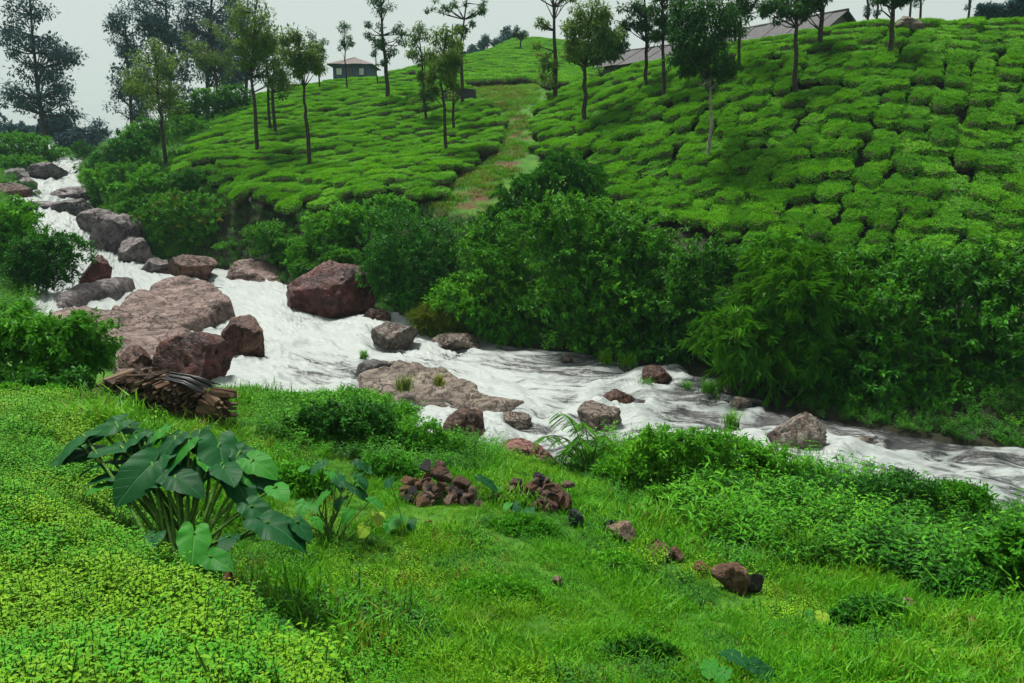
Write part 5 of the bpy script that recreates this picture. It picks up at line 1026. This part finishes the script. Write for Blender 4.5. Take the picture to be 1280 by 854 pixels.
bag3 = bpy.data.collections.new('tall_weed_sources')
for k in range(3): source('a%d' % k, herb(40 + k, 9, 12, .60, .14, .030, .14, .45).mesh('tall_weed', ['weed', 'stem']), bag3)
for k in range(2): source('b%d' % k, herb(50 + k, 9, 11, .50, .11, .045, .15, .2).mesh('tall_weed', ['weed_deep', 'stem']), bag3)
for k in range(2): source('c%d' % k, tuft_grass(60 + k, 60, .5, .11, .008).mesh('tall_grass', ['grass']), bag3)
for k in range(1): source('d%d' % k, herb(55 + k, 9, 13, .70, .10, .035, .14, .35).mesh('tall_weed', ['shrub_bright', 'stem']), bag3)
LEFTB = [(-160, 505), (80, 503), (100, 560), (125, 640), (175, 700), (235, 735), (330, 790), (395, 850), (410, 900), (-300, 950), (-300, 505)]
RWEED = [(728, 590), (795, 545), (870, 540), (960, 575), (1060, 600), (1160, 615), (1240, 655), (1340, 690), (1340, 770), (1200, 745), (1080, 715), (980, 712), (880, 668), (800, 640), (735, 625)]
MWEED = [(330, 500), (430, 484), (530, 512), (600, 545), (640, 590), (600, 592), (520, 600), (440, 575), (370, 575), (330, 545)]
def spread(n, x0, x1, y0, y1, seed): rs_ = np.random.RandomState(seed); return rs_.uniform(x0, x1, n), rs_.uniform(y0, y1, n), rs_
def near_mask(x, y):
    ins, d, wz = river_info(x, y); nearside = np.ones(len(x), bool)
    return ~ins & (d > 0.12)
# lawn
STONES = [(721, 662, 18), (765, 672, 18), (778, 680, 34), (825, 702, 30), (846, 705, 18), (876, 722, 16), (913, 740, 36), (940, 745, 28), (535, 662, 11), (697, 735, 13), (1134, 772, 18), (1222, 797, 18), (546, 640, 90), (665, 642, 90)]
x, y, rs = spread(88000, -6.5, 12.5, 2.2, 17.0, 1); dens = np.clip(1.25 - (y - 4) / 16, .35, 1); k = (rs.rand(len(x)) < dens); x, y = x[k], y[k]
z = ground(x, y); px, py = proj(x, y, z); k = near_mask(x, y) & ~inpoly(px, py, LEFTB) & (px > -120) & (px < 1400) & (py < 960); k &= (y < 15.5 - 0.12 * x) & ~(inpoly(px, py, RWEED) & (rs.rand(len(x)) < .6))
x, y, z, px, py = x[k], y[k], z[k], px[k], py[k]; n = len(x); patch = n2(x, y, .8, 33, 3); herbk = (patch + rs.normal(0, .25, n)) > .0
idx = np.where(herbk, 4 + rs.randint(0, 4, n), rs.choice([0, 1, 2, 2, 3], n)); p2 = n2(x, y, 1.1, 61, 3) + rs.normal(0, .12, n); p3 = n2(x, y, .9, 67, 3) + rs.normal(0, .12, n)
idx = np.where((p2 > .22), 8 + rs.randint(0, 2, n), idx); idx = np.where(p3 > .24, 10 + rs.randint(0, 2, n), idx); idx = np.where(rs.rand(n) < .03, 12, idx)
sc = rs.uniform(.6, 1.2, n) * (1 + .6 * np.clip(n2(x, y, 4.2, 71, 2) * 1.8, -.75, 1)) * (1 + .4 * np.clip(n2(x, y, 1.5, 72, 2) * 2, -.7, 1)) * (1 + .45 * np.clip(n2(x, y, .5, 35, 3) * 2, -0.8, 1))
for sx, sy, sr in STONES:
    q = (np.abs(px - sx) < sr * .62) & (py > sy - 10) & (py < sy + 20); sc = np.where(q, np.minimum(sc, 1.0) * .45, sc)
scatter('lawn_grass', bag1, np.stack([x, y, z], 1), np.stack([rs.normal(0, .15, n), rs.normal(0, .15, n), rs.uniform(0, 6.28, n)], 1), sc, idx, 'bright green grass and small weeds of the riverside lawn', 'grass')
# left bank weeds
x, y, rs = spread(60000, -8.5, .8, 1.6, 11.5, 2); z = ground(x, y); px, py = proj(x, y, z); k = inpoly(px, py, LEFTB) & (rs.rand(len(x)) < np.clip(1.3 - (y - 3) / 12, .4, 1)) & (n2(x, y, 2.6, 48, 2) + rs.normal(0, .12, len(x)) > -.28); x, y, z = x[k], y[k], z[k]; n = len(x)
idx = np.where(n2(x, y, 1.0, 44, 3) + rs.normal(0, .2, n) > .12, 3 + rs.randint(0, 2, n), rs.randint(0, 3, n)); p4 = n2(x, y, 1.6, 49, 3) + rs.normal(0, .1, n); p4 = p4 + rs.normal(0, .22, n); idx = np.where(p4 > .3, 5, np.where(p4 < -.45, 6, idx))
scatter('bank_weeds', bag2, np.stack([x, y, z], 1), np.stack([rs.normal(0, .15, n), rs.normal(0, .15, n), rs.uniform(0, 6.28, n)], 1), rs.uniform(.55, 1.0, n) * (1 + .3 * np.clip(n2(x, y, 1.3, 46, 3) * 2, -1, 1)) * (1 + .35 * np.clip(n2(x, y, 4.0, 47, 2) * 1.8, -1, 1)) * (.8 + .035 * y), idx, 'yellow-green weeds covering the near left bank', 'weeds')
# tall weeds at the water edge
x, y, rs = spread(14000, -6.5, 12.5, 7.5, 16.5, 3); z = ground(x, y); px, py = proj(x, y, z)
k = near_mask(x, y) & (((inpoly(px, py, RWEED)) & (rs.rand(len(x)) < .62)) | (inpoly(px, py, MWEED) & (rs.rand(len(x)) < .45)) ); x, y, z, px = x[k], y[k], z[k], px[k]; n = len(x)
pt = n2(x, y, .7, 55, 3) + rs.normal(0, .15, n); idx = np.where(pt > -.04, 3 + rs.randint(0, 2, n), np.where(pt > -.12, rs.choice([0, 1, 2, 7], n), rs.choice([0, 1, 2, 5, 6, 7], n)))
scatter('waterside_weeds', bag3, np.stack([x, y, z], 1), np.stack([rs.normal(0, .2, n), rs.normal(0, .2, n), rs.uniform(0, 6.28, n)], 1), rs.uniform(.5, 1.0, n) * np.where(px < 700, .62, .95) * (1 + .8 * np.clip(n2(x, y, .75, 58, 3) * 2, -.6, 1)), idx, 'tall mixed weeds along the near water edge', 'weeds')
# rough grass on the path, the clearing and the far shoulders
x, y, rs = spread(16000, -20, 6, 30, 66, 4); z = ground(x, y); px, py = proj(x, y, z); k = (inpoly(px, py, PATH) & (rs.rand(len(x)) < .5) & (n2(x, y, .55, 90, 3) + .12 > 0)) | (inpoly(px, py, CLEAR) & (rs.rand(len(x)) < .6)); x, y, z = x[k], y[k], z[k]; n = len(x)
bag4 = bpy.data.collections.new('rough_grass_sources')
for k in range(2): source('a%d' % k, tuft_grass(90 + k, 40, .3, .2, .014).mesh('rough_grass', ['grass']), bag4)
for k in range(2): source('b%d' % k, tuft_grass(95 + k, 40, .3, .2, .014).mesh('rough_grass', ['drygrass']), bag4)
scatter('path_grass', bag4, np.stack([x, y, z], 1), np.stack([0 * x, 0 * x, rs.uniform(0, 6.28, n)], 1), rs.uniform(.5, 1.1, n), rs.randint(0, 4, n), 'rough yellow-green grass along the earth path and clearing', 'grass')
# undergrowth on the far bank below the shrubs
x, y, rs = spread(46000, -26, 18, 12, 46, 5); ins, d, wz = river_info(x, y); z = ground(x, y); px, py = proj(x, y, z)
k = ~ins & (d > .1) & (d < 6) & (y > 16 - .25 * x) & (py > 225) & ~inpoly(px, py, TEA_R) & ~inpoly(px, py, TEA_L) & ~inpoly(px, py, PATH) & (px > 120) & (rs.rand(len(x)) < .8) & ~((px > 790) & (px < 1000) & (d < 1.5)); x, y, z = x[k], y[k], z[k]; n = len(x)
scatter('bank_undergrowth', bag3, np.stack([x, y, z], 1), np.stack([rs.normal(0, .2, n), rs.normal(0, .2, n), rs.uniform(0, 6.28, n)], 1), rs.uniform(.35, .8, n) * np.where(x > 4, .95, 1.0), rs.choice([3, 4, 3, 4, 3, 4, 0], n), 'dark green undergrowth on the far bank below the shrubs', 'undergrowth')
x, y, rs = spread(16000, -45, -14, 16, 75, 6); ins, d, wz = river_info(x, y); z = ground(x, y); k = ~ins & (d > .15) & (x < -14) & ~inpoly(*proj(x, y, z), TEA_L) & ~inpoly(*proj(x, y, z), TEA_F); x, y, z = x[k], y[k], z[k]; n = len(x)
scatter('valley_undergrowth', bag3, np.stack([x, y, z], 1), np.stack([rs.normal(0, .2, n), rs.normal(0, .2, n), rs.uniform(0, 6.28, n)], 1), rs.uniform(.5, 1.0, n), rs.choice([3, 4, 1, 2, 5, 7], n), 'rough green undergrowth of the upper valley floor', 'undergrowth')

# ------------------------------------------------------------------ grass tufts on the rocks, waterside plants
TUFT = [tuft_grass(120 + k, 110, .34, .06, .008) for k in range(3)]
TM = {m_: [t.mesh('grass_tuft', [m_]) for t in TUFT] for m_ in ('grass', 'drygrass', 'weed')}
for k, (x, y, w_, z_, m_, lb) in enumerate([(506, 486, 26, -5.2, 'drygrass', 'yellowish grass tuft at the left crack of the flat tan slab'), (549, 480, 20, -5.1, 'drygrass', 'thin yellowish grass tuft at the right crack of the flat tan slab'), (756, 455, 24, -5.7, 'grass', 'green grass cushion near the far bank, upstream one of two'), (785, 458, 26, -5.7, 'grass', 'green grass cushion near the far bank, downstream one of two'), (914, 530, 24, -5.85, 'grass', 'round green grass cushion in the lower rapids'), (886, 492, 24, -5.8, 'weed', 'flat green cushion beside the slack water'), (806, 486, 20, -5.75, 'weed', 'low green cushion next to the brown far-bank boulder'), (455, 446, 14, -5.35, 'grass', 'tiny grass tuft in the foam by the splashed boulder'), (287, 428, 14, -4.8, 'drygrass', 'moss tuft on the smooth pale ledge'), (858, 487, 16, -5.8, 'weed', 'small weed cushion in the rapids')]):
    p = atz(x, y, z_); s_ = np.linalg.norm(p - CAM) / F; link('grass_tuft', TM[m_][k % 3], p - [0, 0, .03], (0, 0, k), None, lb, 'grass tuft', scale=w_ * s_ / .36)
    if z_ < -5.6 or k == 7: link('stone', rock_mesh('stone', (w_ * s_ * .9, w_ * s_ * .8, .3), 900 + k, 'rock_grey', 8, 3), p - [0, 0, .08], (0, 0, k), None, 'wet stone under the ' + lb, 'stone')
shrub('waterside_shrub', 'yellow-green grassy clump on the far bank behind the low tan rock', [(555, 408, 22, 14), (535, 402, 16, 11), (575, 420, 22, 10)], 25.6, 'drygrass', 5500, 0.26, 0.02, 951, 'upright')
shrub('waterside_shrub', 'dark leafy weed bush at the lower rapids with small pointed leaves', [(1085, 632, 62, 40), (1030, 640, 48, 38), (1150, 636, 48, 36), (1100, 672, 66, 30, -.5), (1170, 668, 40, 28, -.3)], 10.6, 'weed_deep', 16000, 0.075, 0.032, 952)
shrub('waterside_shrub', 'green leafy weed bush opposite the mottled boulder', [(880, 580, 58, 34), (830, 575, 42, 32), (940, 596, 48, 34)], 11.6, 'shrub_bright', 12000, 0.085, 0.03, 953)
shrub('waterside_shrub', 'dark hollow weed bush above the row of stones', [(970, 645, 50, 36), (915, 632, 40, 30), (1010, 672, 36, 26, -.3)], 10.2, 'weed_deep', 8000, 0.07, 0.032, 954)
shrub('waterside_shrub', 'dark bush behind the taro plant on the near bank', [(430, 535, 48, 28), (388, 540, 32, 24), (472, 548, 36, 24)], 11.6, 'weed_deep', 9000, 0.07, 0.035, 955)
shrub('waterside_shrub', 'bright bush on the near bank by the smooth dark brown boulder', [(510, 552, 44, 26), (555, 566, 36, 22), (475, 560, 30, 20), (590, 590, 26, 16)], 11.6, 'shrub_bright', 9000, 0.06, 0.03, 956)
shrub('waterside_shrub', 'flowering weed bush along the grassy edge above the rapids', [(440, 505, 48, 16), (395, 508, 36, 14), (490, 520, 36, 16)], 13.2, 'weed', 8000, 0.06, 0.026, 957)
shrub('waterside_shrub', 'leafy sprays where the lawn meets the lower fall', [(1260, 700, 40, 32), (1300, 740, 50, 50), (1230, 715, 26, 18)], 7.6, 'shrub_bright', 7000, 0.08, 0.045, 958)
shrub('waterside_shrub', 'small fern clump in the lawn right of the path of stones', [(1120, 705, 26, 10), (1100, 712, 18, 8)], 8.4, 'weed', 1800, 0.09, 0.035, 959, 'feather')
shrub('waterside_shrub', 'green bushy weeds beside the taro on the bank of the firewood stack', [(370, 600, 34, 20), (340, 612, 26, 16), (395, 608, 20, 14)], 8.8, 'weed', 5000, 0.05, 0.025, 960)
for k, (lb, lo, Y__, m__, L__, W__) in enumerate([('dark weed bush in the thick of the right bank growth', [(1120, 668, 50, 26), (1070, 680, 40, 24), (1165, 680, 34, 20)], 9.6, 'weed_deep', .075, .034), ('leafy bush spreading right of the drooping sapling', [(800, 588, 40, 28), (770, 600, 30, 22), (835, 605, 34, 22)], 11.4, 'shrub_bright', .085, .026), ('deep green bush behind the row of stones', [(870, 640, 40, 24), (835, 632, 30, 20)], 10.0, 'shrub', .075, .03), ('tall leafy weeds at the bend opposite the lower fall', [(1190, 640, 40, 26), (1225, 665, 30, 20)], 10.6, 'weed', .09, .026), ('thick green bush below the mottled boulder', [(1000, 612, 44, 26), (960, 605, 34, 24), (1045, 622, 36, 22)], 11.6, 'shrub_bright', .085, .028), ('shadowed bush at the downstream end of the lawn', [(1215, 735, 36, 20), (1180, 745, 30, 16)], 7.4, 'weed_deep', .06, .03), ('low dark bush beside the yellowing little taro', [(1100, 770, 40, 16), (1065, 778, 26, 12)], 6.4, 'weed_deep', .05, .024), ('leafy mound between taro plant and taller stone heap', [(480, 590, 34, 20), (505, 600, 24, 16)], 10.4, 'weed', .06, .028), ('bushy weeds at the near edge of the rapids by the grass slope', [(360, 508, 34, 14), (320, 512, 26, 12)], 13.4, 'weed', .06, .026)]):
    shrub('waterside_shrub', lb, lo, Y__, m__, 5200, L__, W__, 1300 + k)
def sapling(label, root, tips, Y, seed):
    rs_ = np.random.RandomState(seed); np.random.seed(seed); b = at(root[0], root[1], Y); b[2] = gz(b[0], b[1]); t = link('drooping_sapling', None, b, (0, 0, 0), None, label, 'sapling'); gs = Geo(); gf = Geo()
    for x, y in tips:
        e = at(x, y, Y + rs_.uniform(-.3, .3)) - b; m = e * .55 + np.array([0, 0, .22]); path = catmull([np.zeros(3), m, e], 14); gs.tube(path, np.linspace(.014, .004, 14), 5)
        for i in range(5, 14):
            for sd_ in (-1, 1):
                fd = unit(np.array([sd_ * rs_.uniform(.4, 1), rs_.normal(0, .6), -.35])); fl = rs_.uniform(.16, .26); n = 11; tt_ = (np.arange(n) + 1) / n
                P = path[i] + fd * (fl * tt_)[:, None] - np.array([0, 0, .25]) * (fl * tt_ ** 2)[:, None]; P2 = np.repeat(P, 2, 0); sg = np.tile([1, -1], n)[:, None]
                S = unit(np.cross(fd, [0, 0, 1.0])); gf.leaves(P2, S * sg * .9 + fd * .6 + np.array([0, 0, -.2]), np.tile([0, -.3, 1.0], (2 * n, 1)), rs_.uniform(.045, .07, 2 * n), rs_.uniform(.014, .02, 2 * n), 0, np.clip(rs_.normal(.55, .2, 2 * n), 0, 1), .1, .2)
    link('stem', gs.mesh('stem', ['stem']), parent=t); link('foliage', gf.mesh('foliage', ['feather']), parent=t)
sapling('drooping sapling with long feathery leaves in front of the wedge boulder', (738, 600), [(700, 515), (680, 545), (728, 528), (755, 545), (705, 565), (775, 560), (690, 575), (720, 550), (745, 570)], 12.0, 961)
for k, (x, y, s_, lb) in enumerate([(650, 670, 1.0, 'bright ferny weed in the lawn under the stone heaps'), (620, 750, 1.1, 'round dark green grass hump in the middle of the lawn'), (765, 715, .8, 'green herb hump left of the large square stone'), (800, 830, .9, 'leafy herb hump near the three-leaved taro')]):
    p = hit(x, y); shrub('lawn_hump', lb, [(x, y - 8, 42 * s_, 13 * s_), (x + 24 * s_, y - 4, 30 * s_, 10 * s_), (x - 24 * s_, y - 4, 30 * s_, 10 * s_)], p[1] + .1, ('weed', 'weed', 'weed', 'weed_deep')[k], 4200, .05, .016 if k < 2 else .024, 970 + k, 'upright', cat='plant')

# ------------------------------------------------------------------ haze over the valley
g = Geo(); g.box((-305, -32, 1.0), (305, 425, 48.0))
hz_m, hn = M_new('valley_haze'); pv = hn.nodes.new('ShaderNodeVolumePrincipled'); pv.inputs['Color'].default_value = (0.62, 0.82, 1.0, 1)
pv.inputs['Density'].default_value = 0.0003; pv.inputs['Anisotropy'].default_value = 0.0
ho = hn.nodes.new('ShaderNodeOutputMaterial'); hn.links.new(pv.outputs[0], ho.inputs['Volume']); MAT['haze'] = hz_m
link('haze', g.mesh('haze', ['haze']), kind='stuff', label='pale damp haze filling the valley air', cat='haze')
